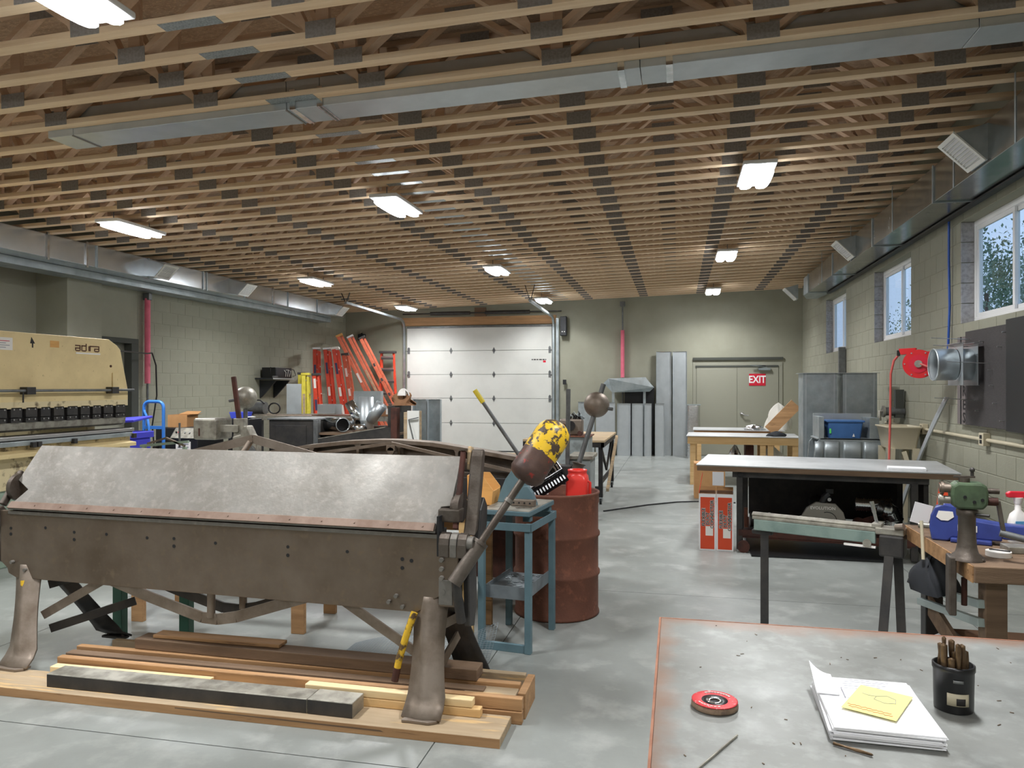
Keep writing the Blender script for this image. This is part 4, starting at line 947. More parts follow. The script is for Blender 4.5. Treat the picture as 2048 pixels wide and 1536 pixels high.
# wall shelf with electronics
ws = thing('wall_shelf','dark bracketed shelf on the left block wall','shelf',(XL,14.55,1.80))
MB().box(.005,-.45,0,.42,.42,.03).build('board','shelf_dark',ws,.003); MB().box(.42,-.45,0,.425,.42,.03).build('front_edge','shelf_edge',ws)
for y in (-.25,.30): MB().prism([(.005,-.02),(.38,-.02),(.34,-.07),(.06,-.36),(.005,-.40)],'y',y-.02,y+.02).build('bracket','shelf_dark',ws)
st = thing('stereo','black stereo receiver with tangled cables on the wall shelf','stereo',(XL+.22,14.60,1.8315)); MB().box(-.15,-.34,0,.16,.34,.22).build('case','black_plastic',st,.006); MB().box(.16,-.32,.03,.165,.32,.2).build('front_panel','shelf_dark',st)
for k in range(5): MB().tube([(.17,.0+.04*k,.17),(.20,.03+.05*k,.12+.03*(k%3)),(.18,.05+.04*k,.03)],.006,5).build('cable','grey_steel' if k%2 else 'label_white',st)
MB().tube([(.1,-.34,.2),(.12,-.46,.22),(.14,-.50,.1),(.1,-.46,.06)],.008,5).build('cable','black_cable',st); MB().tube([(.1,.34,.2),(.14,.48,.18),(.16,.52,.06),(.12,.46,.04)],.008,5).build('cable','black_cable',st)
pw = thing('power_strip','grey power strip lying on the wall shelf','power strip',(XL+.395,14.22,1.8315)); MB().box(-.01,-.10,0,.02,.10,.04).build('body','grey_steel',pw,.01)

em = thing('emergency_light','small black emergency light with chrome spot high above the ladders','light fitting',(-8.13,18.42,2.95))
MB().box(-.10,0,-.08,.10,.078,.08).build('case','opener_black',em,.01); MB().cyl((.0,-.03,.12),(.0,.05,.10),.03,n=16).build('spot','galv_bright',em); MB().box(-.01,.02,.07,.01,.04,.11).build('stem','black_steel',em)

# ================================================================ BLUE-GREY STAND WITH NOTCHER
bs_ = thing('machine_stand','blue-grey welded angle-iron stand with a lower tray','stand',(-1.02,4.81,0),-.13)
hw, hd = .155, .25
for x in (-hw,hw):
    for y in (-hd,hd): MB().box(x-.02,y-.02,0,x+.02,y+.02,.80).build('leg','blue_grey',bs_,.003)
for z0,z1 in ((.755,.805),):
    MB().box(-hw-.022,-hd-.026,z0,hw+.022,-hd-.02,z1).build('rail','blue_grey',bs_,.002); MB().box(-hw-.022,hd+.02,z0,hw+.022,hd+.026,z1).build('rail','blue_grey',bs_,.002)
    for s in (-1,1): MB().box(s*(hw+.024)-.003,-hd-.02,z0,s*(hw+.024)+.003,hd+.02,z1).build('rail','blue_grey',bs_,.002)
MB().box(-hw+.02,-hd-.012,.0,hw-.02,-hd+.012,.05).build('foot_rail','blue_grey',bs_,.002)
MB().box(-hw+.02,-hd+.02,.36,hw-.02,hd-.02,.372).build('tray','tray_grey',bs_); MB().box(-hw+.02,-hd+.016,.32,hw-.02,-hd+.02,.40).build('tray_lip','tray_grey',bs_); MB().box(hw-.022,-hd+.02,.32,hw-.018,hd-.02,.40).build('tray_lip','tray_grey',bs_); MB().box(-hw+.018,-hd+.02,.32,-hw+.022,hd-.02,.40).build('tray_lip','tray_grey',bs_)
m = MB(); rnd = random.Random(3)
for k in range(40):
    x, y = rnd.uniform(-.11,.11), rnd.uniform(-.2,.2); m.obox((x,y,.376),(rnd.uniform(.01,.05),rnd.uniform(.006,.02),.003),(0,0,rnd.uniform(0,3)))
m.build('metal_scraps','galv_dull',bs_)['kind'] = 'stuff'
nm = thing('notcher','blue-grey hand notcher with curved guard bolted on the stand','machine',(-1.02,4.81,.80),-.13)
for x in (-.13,.13):
    for y in (-.19,.22): MB().box(x-.025,y-.025,.006,x+.025,y+.025,.045).build('riser','blue_grey',nm,.003)
MB().box(-.165,-.26,.045,.165,.27,.075).build('base_plate','blue_grey',nm,.004); MB().box(-.16,-.255,.075,.16,.265,.078).build('worn_top','worn_pale',nm)
gp = [(-.165,.078),(.06,.078),(.06,.25),(.045,.34),(.01,.345),(-.06,.30),(-.11,.23),(-.145,.15)]
MB().prism(gp,'y',.05,.065).build('guard_plate','blue_grey',nm,.003)
MB().prism([(-.02,.078),(.13,.078),(.10,.16),(.07,.20),(.045,.20),(.0,.12)],'y',-.02,.03).build('gusset','blue_grey',nm,.004)
bl_ = MB().box(-.03,-.075,.08,.135,-.03,.12).build('blade_bar','leg_iron',nm,.003)
for k in range(4): MB().cyl((-.005+.037*k,-.077,.10),(-.005+.037*k,-.074,.10),.006,n=10).build('bolt_hole','black_paint',bl_)
MB().plate([(.05,-.17,.079),(.14,-.13,.079),(.12,-.10,.079),(.03,-.15,.079)],.002).build('metal_offcut','galv_bright',nm)
pt = thing('steel_pot','rusty round steel pot tucked under the notcher base','pot',(-1.0,4.86,.0)); 
bpy.data.objects.remove(pt)
# ---------------------------------------------------------------- drum and what sits in it
dr = thing('oil_drum','rusty brown steel drum with rolled hoops, open at the top','drum',(-.87,5.47,0))
R_ = .305; prof = [(R_-.004,0),(R_+.008,.004),(R_+.006,.02),(R_,.03)]
for z in (.30,.58): prof += [(R_,z-.025),(R_+.012,z-.008),(R_+.012,z+.008),(R_,z+.025)]
prof += [(R_,.79),(R_+.006,.81),(R_+.004,.86),(R_+.010,.872),(R_+.010,.884),(R_,.888),(R_-.008,.88),(R_-.01,.60),(.001,.60)]
MB().lathe(prof,48).build('shell','rust',dr)
MB().lathe([(.001,.0),(R_-.004,.0)],48).build('bottom','rust_dark',dr)
fill = thing('scrap_carton','flattened carton wedged inside the drum mouth','carton',(-.87,5.47,.602)); MB().box(-.16,-.18,0,.16,.18,.12).build('carton','cardboard_dark',fill,.004)
jg = thing('plastic_jug','translucent red plastic jug with wide mouth standing in the drum','jug',(-.715,5.46,.7235))
def rr(w,d,r,z,n=5):
    pts = []
    for cx,cy,a0 in ((w-r,d-r,0),(-w+r,d-r,PI/2),(-w+r,-d+r,PI),(w-r,-d+r,1.5*PI)):
        pts += [Vector((cx+r*math.cos(a0+PI/2*k/n),cy+r*math.sin(a0+PI/2*k/n),z)) for k in range(n+1)]
    return pts
def loft(rings): 
    n = len(rings[0]); m = MB(); m.add([p for r in rings for p in r],[(j*n+i,j*n+(i+1)%n,(j+1)*n+(i+1)%n,(j+1)*n+i) for j in range(len(rings)-1) for i in range(n)],True); m.add(rings[0],[tuple(range(n))]); return m
MBj = loft([rr(.072,.072,.02,0),rr(.078,.078,.022,.03),rr(.078,.078,.022,.24),rr(.074,.074,.03,.275),rr(.070,.070,.0698,.285),rr(.068,.068,.0678,.305),rr(.071,.071,.0708,.308),rr(.071,.071,.0708,.320),rr(.064,.064,.0638,.320),rr(.060,.060,.0598,.20)])
MBj.build('body','jug_red',jg)
MB().tube([(.078,-.02,.24),(.095,-.02,.23),(.095,-.02,.12),(.078,-.02,.10)],.010,8).build('handle','jug_red',jg)
ck = thing('plastic_crate','black slotted plastic basket tilted in the drum mouth','basket',(-.935,5.35,.965),.25)
R = Euler((.35,-.55,0)).to_matrix()
def ckp(m,c,sz): m.obox(R@Vector(c),sz,R); return m
for s in (-1,1):
    m = MB()
    ckp(m,(0,s*.065,.045),(.30,.008,.014)); ckp(m,(0,s*.065,-.045),(.30,.008,.024))
    for k in range(13): ckp(m,(-.144+.024*k,s*.065,0),(.011,.008,.10))
    m.build('slotted_side','black_plastic',ck)
for s in (-1,1): m = MB(); ckp(m,(s*.148,0,0),(.006,.13,.10)); m.build('end_wall','black_plastic',ck)
m = MB(); ckp(m,(0,0,-.052),(.30,.13,.006)); m.build('floor_panel','black_plastic',ck)
pp = thing('paper_sheets','striped printed papers stuck behind the basket in the drum','papers',(-1.03,5.53,.93),.3)
m = MB(); R2 = Euler((.6,.35,0)).to_matrix(); m.obox((0,0,.0),(.20,.18,.004),R2); m.build('sheet','paper',pp)
for k in range(6): m = MB(); m.obox(R2@Vector((0,-.06+.024*k,.003)),(.18,.008,.001),R2); m.build('printed_stripe','label_ink' if k%2 else 'ink_grey',pp)

# chipboard parts bin on the timber stand
wb_ = thing('plywood_bin','open-fronted orange plywood parts bin behind the brake clamp','bin',(-1.30,4.98,.8565))
side = [(-.075,0),(.085,0),(.095,.10),(.02,.195),(-.085,.195)]
MB().prism(side,'y',-.11,-.102).build('side_panel','plywood',wb_,.001); MB().prism(side,'y',.102,.11).build('side_panel','plywood',wb_,.001); MB().box(-.085,-.102,0,-.077,.102,.195).build('back_panel','plywood',wb_); MB().box(-.077,-.102,0,.085,.102,.008).build('floor_panel','plywood',wb_); MB().prism([(.078,.008),(.086,.008),(.094,.09),(.086,.09)],'y',-.102,.102).build('front_lip','plywood',wb_)

# ================================================================ ROLLING TABLE AND MACHINE BEHIND
rt = thing('rolling_table','black steel rolling table with brown top and casters','table',(0,0,0))
MB().box(-2.15,10.45,.87,-.99,12.45,.90).build('table_top','wood_dusty',rt,.003); MB().box(-2.15,10.46,.80,-1.0,10.5,.87).box(-1.04,10.46,.80,-1.0,12.44,.87).build('apron_rail','black_steel',rt)
for x,y in ((-1.05,10.52),(-1.05,12.35),(-2.1,10.52),(-2.1,12.35)):
    lg_ = MB().box(x-.03,y-.03,.10,x+.03,y+.03,.87).build('leg','black_steel',rt,.003)
    c_ = MB().cyl((x-.015,y,.045),(x+.015,y,.045),.045,n=18).build('caster_wheel','black_plastic',rt); MB().box(x-.03,y-.03,.085,x+.03,y+.03,.10).box(x-.028,y-.01,.04,x-.02,y+.01,.09).box(x+.02,y-.01,.04,x+.028,y+.01,.09).build('caster_fork','galv_dull',c_)
MB().bar((-1.05,10.55,.80),(-1.05,11.4,.40),.03,.04).bar((-1.05,11.4,.40),(-1.05,12.3,.80),.03,.04).build('brace','black_steel',rt); MB().bar((-.99,10.9,.15),(-.95,12.1,.85),.04,.05).build('wood_brace','wood_dusty',rt)
MB().box(-2.1,10.50,.20,-1.05,10.54,.25).box(-1.07,10.5,.28,-1.03,12.35,.33).build('lower_rail','black_steel',rt)
pm_ = thing('machine_pedestal','grey steel machine pedestal in front of the rolling table','pedestal',(-1.34,9.35,0)); MB().box(-.28,-.2,0,.28,.22,1.03).build('body','housing_grey',pm_,.01); MB().box(-.30,-.22,1.03,.30,.24,1.045).build('top','rust',pm_)
ch = thing('headstock_casting','bare iron headstock casting heaped with parts on the pedestal','casting',(-1.27,9.30,1.046))
MB().box(-.16,-.1,0,.12,.1,.20).build('casting','leg_iron',ch,.02); MB().cyl((-.02,-.125,.12),(-.02,-.10,.12),.06,n=20).build('bore','black_steel',ch); MB().cyl((-.12,-.14,.10),(-.12,-.1,.10),.05,n=20).build('boss','rust_dark',ch)
for k in range(7): MB().tube([(-.06+.03*k,-.05+.02*(k%3),.20),(-.02+.02*k,-.08,.25+.02*(k%3)),(.02+.02*k,-.02,.21)],.012,6).build('loose_part','black_steel' if k%2 else 'galv_dull',ch)
MB().cyl((.10,-.16,.03),(.10,-.06,.03),.03,n=14).build('loose_roller','rust_dark',ch)

# ================================================================ SHEET METAL AGAINST THE BACK WALL
def tray(name,label,x0,x1,z1,y,mat,fl=.06,z0=0.,lean=0.06,group=None):
    w = x1-x0; t = thing(name,label,'sheet metal',((x0+x1)/2,y,z0),0,group); t.rotation_euler = (-lean,0,0)
    MB().box(-w/2,0,0,w/2,.004,z1-z0).build('web',mat,t); MB().box(-w/2,-fl,0,-w/2+.004,0,z1-z0).build('flange','galv_dull',t); MB().box(w/2-.004,-fl,0,w/2,0,z1-z0).build('flange','galv_dull',t); MB().box(-w/2,-.02,z1-z0-.004,w/2,0,z1-z0).build('hem','galv_bright',t); return t
G2 = 'folded sheet metal panels leaning on the back wall'
tray('folded_sheet','tall folded galvanised panel next to the low panels at the back wall',-.50,-.14,2.49,18.30,'galvanised',.05,0,.04,G2)
tray('folded_sheet','tall folded galvanised panel nearest the grey double door',-.115,.22,2.49,18.30,'galvanised',.05,0,.04,G2)
for x0,x1,lb in ((-1.41,-1.09,'low wide galvanised panel under the hood-shaped sheet'),(-1.06,-.80,'second low galvanised panel under the hood-shaped sheet'),(-.77,-.60,'narrow low galvanised panel at the hood edge'),(-.52,-.30,'low galvanised panel leaning over the base of the tall panel')):
    tray('folded_sheet',lb,x0,x1,1.25,18.03,'galvanised',.03,0,.05,G2)
bkp = tag(MB().box(-1.25,18.36,0,-.55,18.40,1.66).build('black_board','black_paint'),'flat black board standing behind the galvanised sheets','board')
lg2 = tray('sheet_blank','broad flat galvanised sheet left of the hood at the back wall',-2.35,-1.95,1.28,18.03,'galv_dull',.0,0,.05,G2); lg3 = tray('sheet_blank','broad galvanised sheet with diagonal crease beside a flat blank',-1.92,-1.46,1.27,18.03,'galvanised',.0,0,.05,G2)
hd_ = thing('hood_fitting','hood-shaped bent galvanised fitting resting above the low panels','sheet metal',(-1.17,18.13,1.51))
top_ = [(-.56,.22),(-.45,.33),(.42,.36),(.62,.12),(.52,.02),(-.36,.0)]
MB().add([Vector((x,-.02-.12*math.sin(PI*min(1,max(0,z/.36))),z)) for x,z in top_],[tuple(range(6))]).add([Vector((x,.18,z)) for x,z in top_],[tuple(range(6))]).build('face_sheet','galv_dull',hd_,solid=.004)
MB().add([Vector((x,y,z)) for x,z in top_ for y in (-.02,.18)],[(2*i,2*i+1,(2*i+3)%12,(2*i+2)%12) for i in range(6)]).build('rim_sheet','galvanised',hd_,solid=.004)
for x in (-.34,.40): MB().box(x-.03,-.0,-1.51,x+.03,.05,.02).build('leg','galv_dull',hd_)
fo = thing('foil_bundle','tall bundle wrapped in crinkled silver foil beside the tall panels','bundle',(.36,17.75,0)); loft([rr(.14,.12,.05,0),rr(.15,.13,.05,.5),rr(.14,.13,.06,1.0),rr(.145,.12,.05,1.22)]).build('foil_wrap','foil',fo); MB().box(-.16,-.13,1.221,.16,.13,1.24).build('lid','galv_dull',fo)
cbl = tag(MB().tube([(-.95,9.9,.012),(-.78,10.1,.012),(-.4,10.55,.012),(.0,10.9,.012),(.35,11.05,.012),(.8,11.0,.012)],.01,6).build('floor_cable','black_cable'),'thin black cable trailing across the concrete aisle','cable')

# ================================================================ RIGHT WALL ITEMS
# pegboard with lettered side strip
pg = thing('pegboard','dark tool pegboard box on the right block wall with lettered side strip','pegboard',(0,0,0))
MB().box(2.72,6.2,1.27,2.838,7.12,2.22).build('box_side','black_paint',pg,.004) ; MB().box(2.775,7.12,1.275,2.838,8.20,2.19).build('board','peg_dark',pg,.003)
ls = MB().box(2.79,8.20,1.27,2.838,8.46,2.15).build('letter_strip','peg_light',pg,.003); MB().box(2.785,8.345,1.27,2.79,8.365,2.15).build('strip_groove','black_paint',ls)
for k,(ch_,z) in enumerate((('R',1.60),('E',1.465),('S',1.335))): text(ch_,.145,'ink_black',ls,axes((2.788,8.27,z),(0,-1,0),(0,0,1)),'letter',.001,1.0,.002)
for y,z in ((7.75,2.07),(7.55,1.80),(7.52,1.66),(7.45,1.50),(7.85,1.42),(7.35,2.0),(7.3,1.35),(7.25,2.12)):
    MB().cyl((2.775,y,z),(2.74,y,z),.006,n=6).build('screw','aluminium',pg)
for y,z in ((8.05,2.105),(7.98,2.03),(7.6,1.86),(7.95,1.52)):
    MB().cyl((2.775,y,z),(2.42,y,z+.02),.004,n=6).build('peg','aluminium',pg)
# take-off collars hung on the pegs
for i,(xa,xb,xf,lb) in enumerate(((2.40,2.60,2.60,'round galvanised duct collar with square flange hung on the pegboard'),(2.62,2.74,2.725,'second galvanised collar with square flange hung closer to the pegboard'))):
    t = thing('duct_collar',lb,'duct fitting',(xf,7.93,1.86))
    MB().lathe([(.15,xa-xf),(.155,xa-xf+.01),(.15,xa-xf+.02),(.15,xb-xf-.01)],40,(0,0,0),(1,0,0)).build('collar','galvanised',t,solid=.003)
    m = MB(); N = 40; sq = []; ci = []
    for k in range(N):
        a = 2*PI*k/N; c_, s_ = math.cos(a), math.sin(a); q = .20/max(abs(c_),abs(s_)); sq.append((0,c_*q,s_*q)); ci.append((0,c_*.15,s_*.15))
    m.add(sq+ci,[(k,(k+1)%N,N+(k+1)%N,N+k) for k in range(N)]); m.build('flange','galvanised',t,solid=.003)
    MB().box(-.035,-.20,.197,.01,.20,.20).build('turned_edge','galvanised',t); MB().box(-.035,-.20,-.20,.01,.20,-.197).build('turned_edge','galvanised',t)
# hose reel
hr_ = thing('hose_reel','red enamelled air hose reel mounted on the right wall','hose reel',(2.50,8.69,1.888),1.22)
MB().cyl((-.09,0,0),(-.075,0,0),.15,n=40).build('side_disc','reel_red',hr_,.004); MB().cyl((.06,0,0),(.075,0,0),.15,n=40).build('side_disc','reel_red',hr_,.004); MB().cyl((-.075,0,0),(.06,0,0),.115,n=32).build('hose_winding','hose_red',hr_)
for k in range(6):
    a = k*PI/3; MB().cyl((-.096,.13*math.cos(a),.13*math.sin(a)),(-.09,.13*math.cos(a),.13*math.sin(a)),.008,n=8).build('bolt','aluminium',hr_)
MB().cyl((-.094,0,0),(-.089,0,0),.095,n=32).build('embossed_ring','exit_red',hr_); MB().cyl((-.11,0,0),(-.09,0,0),.038,n=20).build('hub','worn_pale',hr_,.004)
MB().prism([(-.30,-.10),(-.10,-.12),(.02,-.02),(.02,.13),(-.30,.13)],'x',-.070,-.060).build('frame_plate','reel_red',hr_,.003); MB().box(-.05,-.345,-.12,.06,-.325,.15).build('wall_bracket','reel_red',hr_,.004); MB().box(-.08,-.325,-.11,.07,-.30,.14).build('frame_back','reel_red',hr_,.004)
MB().prism([(.04,.11),(.17,.10),(.19,.165),(.02,.17)],'x',-.06,.05).build('guide_arm','reel_red',hr_,.004); MB().box(-.02,.18,.09,.03,.21,.15).build('hose_stop','black_plastic',hr_,.004)
MB().tube([(-.10,-.02,.0),(-.15,-.10,-.04),(-.12,-.18,-.02),(-.06,-.24,-.10)],.012,8).build('inlet_hose','hose_red',hr_)
MB().tube([(0,.195,.10),(0,.24,.04),(0,.27,-.10),(0,.275,-.6),(0,.29,-1.2),(-.05,.25,-1.88)],.012,8).build('hose','hose_red',hr_)
tag(MB().tube([(2.80,8.73,3.41),(2.80,8.735,3.0),(2.81,8.74,2.5),(2.80,8.76,2.02)],.013,8).build('air_line','hose_blue'),'blue air line running down the wall from the duct to the reel','air line')
# conduit with boxes
cn = thing('conduit','cream electrical conduit with outlet boxes along the right wall','conduit',(0,0,0))
MB().cyl((2.815,5.2,1.15),(2.815,11.25,1.15),.018,n=12).build('tube','sink_beige',cn)
for y in (7.81,9.58,11.0):
    b_ = MB().box(2.775,y-.055,1.095,2.838,y+.055,1.215).build('outlet_box','sink_beige',cn,.004); MB().box(2.772,y-.025,1.115,2.776,y+.025,1.15).box(2.772,y-.025,1.16,2.776,y+.025,1.195).build('socket','black_plastic',b_)
# utility tub and valve
ub = thing('utility_tub','beige plastic utility tub on tapered legs beside the tall ducts','tub',(2.57,9.72,0))
loft([rr(.14,.22,.03,.92),rr(.18,.26,.03,1.16),rr(.20,.27,.03,1.17),rr(.20,.27,.03,1.185),rr(.17,.25,.03,1.185),rr(.13,.21,.03,.95)]).build('basin','sink_beige',ub)
for sx in (-1,1):
    for sy in (-1,1): MB().add([Vector((sx*a+dx*w,sy*b+dy*w,z)) for (a,b,z,w) in ((.14,.22,0,.018),(.13,.21,.93,.035)) for dx in (-1,1) for dy in (-1,1)],[(0,1,3,2),(4,6,7,5),(0,4,5,1),(1,5,7,3),(3,7,6,2),(2,6,4,0)]).build('leg','sink_beige',ub)
MB().bar((-.02,-.30,.9),(.18,-.36,.2),.02,.05).bar((.0,-.30,.75),(.18,-.36,.05),.02,.05).build('leaning_batten','sink_beige',ub)
vl = thing('pipe_valve','grey pipe valve and fittings above the beige tub','valve',(2.70,10.45,1.27)); MB().cyl((.13,0,.06),(-.10,0,.06),.055,n=18).build('body','grey_steel',vl,.004); MB().cyl((-.10,0,.06),(-.125,0,.06),.075,n=18).build('flange','worn_pale',vl,.004); MB().tube([(-.10,0,.06),(-.16,0,.06),(-.16,0,-.06)],.022,10).build('spout','worn_pale',vl); MB().box(.02,-.04,-.02,.12,.04,.34).build('back_plate','dark_trim',vl)
# curved strip leaning on the wall
cs_ = thing('curved_strip','long curved galvanised strip leaning on the wall under the hose reel','sheet metal',(0,0,0))
MB().grid(lambda u,v: Vector((2.40+.38*u-.05*math.sin(PI*u)+.03*math.sin(PI*v), 9.28-.62*u+.09*(v-.5)+.10*u*u, 1.53*u+.02*math.sin(9*u)*v)),24,6).build('strip','galvanised',cs_,solid=.004)
tag(MB().box(2.72,13.85,0,2.83,13.92,2.33).build('steel_strut','grey_steel',None,.004),'grey steel strut standing against the wall below the window','strut')

# ================================================================ TALL DUCTS, TOTE
def tallduct(label,x0,x1,y0,y1,h):
    t = thing('tall_duct',label,'duct',((x0+x1)/2,(y0+y1)/2,0)); w, d = (x1-x0)/2, (y1-y0)/2
    MB().box(-w,-d,0,w,-d+.004,h).build('front_sheet','galv_dull',t); MB().box(-w,d-.004,0,w,d,h).build('back_sheet','galv_dull',t); MB().box(-w,-d+.004,0,-w+.004,d-.004,h).build('side_sheet','galv_dull',t); MB().box(w-.004,-d+.004,0,w,d-.004,h).build('side_sheet','galv_dull',t)
    MB().box(-w-.03,-d-.03,h,w+.03,-d+.004,h+.006).box(-w-.03,d-.004,h,w+.03,d+.03,h+.006).box(-w-.03,-d,h,-w+.004,d,h+.006).box(w-.004,-d,h,w+.03,d,h+.006).build('top_flange','galvanised',t); MB().box(-w+.03,-d-.006,.02,-w+.045,-d,h).box(w-.045,-d-.006,.02,w-.03,-d,h).build('seam','galvanised',t)
tallduct('tall square galvanised duct section standing beside the wood workbench',1.68,2.12,10.9,11.3,1.83); tallduct('tall square galvanised duct section standing against the right wall',2.19,2.62,10.9,11.3,1.83)
tf = thing('transition_fitting','large galvanised transition fitting carrying a blue tote','duct fitting',(0,0,0))
MB().prism([(1.70,.0),(2.50,.0),(2.50,.95),(2.44,1.0),(1.76,1.0),(1.70,.93),(1.665,.6)],'y',10.05,10.09).build('front_sheet','galv_dull',tf,.002)
MB().prism([(1.70,.0),(2.50,.0),(2.50,.95),(2.44,1.0),(1.76,1.0),(1.70,.93),(1.665,.6)],'y',10.50,10.54).build('back_sheet','galv_dull',tf)
MB().box(1.72,10.05,.985,2.48,10.54,1.0).build('top_sheet','galvanised',tf)
for x0,x1 in ((1.685,1.79),(1.80,1.98),(2.02,2.24),(2.26,2.47)): MB().grid(lambda u,v,x0=x0,x1=x1: Vector((x0+(x1-x0)*u,10.04-.008*math.sin(PI*u),.70+.26*v)),8,2).build('bent_panel','galv_dull',tf,solid=.003)
MB().box(1.74,10.46,1.0,2.44,10.50,1.30).build('upper_back','galvanised',tf); MB().box(1.74,10.05,1.0,1.80,10.46,1.27).build('upper_side','galv_dull',tf,.003); MB().box(2.33,10.05,1.0,2.44,10.46,1.26).build('upper_side','galv_dull',tf,.003)
tt_ = thing('storage_tote','blue plastic storage tote with green label on the galvanised fitting','tote',(2.055,10.22,1.001))
loft([rr(.185,.13,.03,0),rr(.21,.15,.03,.20)]).build('body','tote_blue',tt_); MB().box(-.225,-.165,.20,.225,.165,.225).build('lid','tote_blue',tt_,.008); MB().box(-.19,-.151,.06,-.168,-.147,.12).build('green_label','green_tag',tt_); MB().prism([(.08,.02),(.11,.02),(.095,.06)],'y',-.146,-.142).build('recycle_mark','label_white',tt_)

# ================================================================ TIMBER WORKBENCHES
wb1 = thing('workbench','pine workbench with sheet-metal top near the tall ducts','workbench',(.165,12.95,0),-.05)
MB().box(-.0,-.02,.69,1.75,.02,.815).build('front_rail','wood_new',wb1,.003); MB().box(0,.92,.69,1.75,.96,.815).build('rear_rail','wood_new',wb1); MB().box(-.02,-.05,.815,1.78,1.0,.825).build('metal_top','sheet_top',wb1)
for x in (.04,1.16,1.28,1.66):
    for y in (.02,.86): MB().box(x,y,0,x+.09,y+.09,.69).build('leg','wood_new',wb1,.003)
MB().box(.05,.05,.30,1.7,.9,.33).build('lower_shelf','wood_dusty',wb1)
wb2 = thing('workbench','second pine workbench with pale sheet top behind another workbench','workbench',(.30,14.35,0),-.03)
MB().box(0,-.02,.74,1.55,.02,.835).build('front_rail','wood_old',wb2,.003); MB().box(-.02,-.04,.835,1.60,.9,.85).build('metal_top','sheet_top',wb2)
for x in (.04,1.42):
    for y in (.02,.78): MB().box(x,y,0,x+.09,y+.09,.74).build('leg','wood_new',wb2)
def lump(name,label,cat,loc,w,d,h,mat,seed,part='cover'):
    rnd = random.Random(seed); ph = [rnd.uniform(0,6) for _ in range(6)]; t = thing(name,label,cat,loc)
    MB().grid(lambda u,v: Vector((w*math.cos(6.2832*u)*(math.cos(PI/2*v**1.6))*(1+.22*math.sin(5*6.2832*u+ph[0]+4*v)+.12*math.sin(9*6.2832*u+ph[1])*1),d*math.sin(6.2832*u)*math.cos(PI/2*v**1.6)*(1+.2*math.sin(4*6.2832*u+ph[2]+3*v)),h*v*(1-.15*math.sin(3*6.2832*u+ph[3])*v*(1-v)*3))),36,10,sm=True).build(part,mat,t); return t
lump('plastic_bag','crumpled white plastic sacks heaped on the pine workbench','bag',(1.84,14.75,.852),.20,.22,.50,'plastic_wrap',2)
lump('foil_scrap','crumpled silver foil scrap at the end of the workbench','foil',(1.38,14.45,.852),.16,.10,.10,'foil',4)
bd = MB().obox((0,0,0),(.20,.03,.62),(0,.75,0)).build('short_plank','wood_old'); bd.location = (1.72,13.25,1.13); tag(bd,'brown plank propped slantwise on the workbench against the tall duct','plank')
lump('dark_cloth','dark folded cloth lying at the end of the pine workbench','cloth',(1.60,13.03,.827),.13,.09,.09,'cloth_black',6)
lump('plastic_bag','white plastic sack stuffed under the pine workbench','bag',(1.55,13.3,.332),.18,.22,.32,'plastic_wrap',8); lump('foil_scrap','crumpled bright foil under the pine workbench','foil',(.95,13.3,.332),.11,.15,.33,'foil',9)
tag(MB().box(1.12,13.15,.331,1.25,13.5,.66).build('maroon_box','rust_dark',None,.004),'dark maroon carton on the lower shelf of the workbench','box'); tag(MB().box(.55,13.15,.331,.80,13.4,.41).build('brown_carton','wood_dark',None,.004),'flat brown carton on the lower shelf of the workbench','box')
cbk = thing('cardboard_box','plain cardboard carton standing on the floor behind the orange boxes','box',(.46,11.55,0)); MB().box(-.22,-.18,0,.22,.18,.52).build('carton','cardboard',cbk,.005); MB().box(.04,-.183,.2,.20,-.18,.4).build('label','paper_grey',cbk)

# ================================================================ LONG TABLE, SAW, FLEX DUCT
lt = thing('long_table','long dark steel table topped with pale sheet metal','table',(.183,7.82,0),-.135)
MB().box(0,0,.85,2.35,1.22,.862).build('sheet_top','sheet_top',lt,.002); MB().box(.01,.0,.80,2.34,1.2,.849).build('plank_deck','wood_dark',lt,.003)
MB().box(.35,.06,.74,2.1,.10,.80).build('front_rail','dark_steel',lt,.003); MB().box(.35,1.1,.74,2.1,1.14,.80).build('rear_rail','dark_steel',lt)
for x in (.42,1.98):
    for y in (.06,1.06): MB().box(x-.03,y-.0,0.02,x+.03,y+.06,.80).build('leg','dark_steel',lt,.004)
    MB().box(x-.03,.1,.74,x+.03,1.1,.80).build('end_rail','dark_steel',lt)
MB().box(.44,.06,.14,1.96,1.1,.18).build('lower_shelf','rust_dark',lt,.003); MB().box(.41,.05,.16,1.99,.07,.22).build('shelf_lip','rust_dark',lt)
MB().box(.41,.04,.75,.46,.06,.79).build('tube_end','black_paint',lt)
for x in (.46,): MB().cyl((x,.0,.06),(x,.04,.06),.06,n=20).build('wheel','rust_dark',lt)
MB().box(2.06,.1,.05,2.10,.9,.78).build('end_panel','black_steel',lt); MB().box(.46,1.06,.22,1.95,1.09,.74).build('rear_panel','black_steel',lt)
tag(MB().box(.70,7.60,.004,2.05,8.6,.02).build('floor_mat','black_plastic'),'dark rubber mat on the floor beneath the long table','mat')
pd = MB().box(-.16,-.09,0,.16,.09,.02).build('paper_pad','paper'); pd.location = (2.12,7.75,.8635); pd.rotation_euler = (0,0,-.2); tag(pd,'white paper pad lying at the wall end of the long table','paper')
sw = thing('chop_saw','grey guarded metal chop saw lettered EVOLUTION under the long table','saw',(1.42,8.02,.181),-.1)
oc = [(-.20,.0),(.20,.0),(.215,.13),(.19,.22),(.12,.30),(-.06,.31),(-.15,.25),(-.215,.13)]
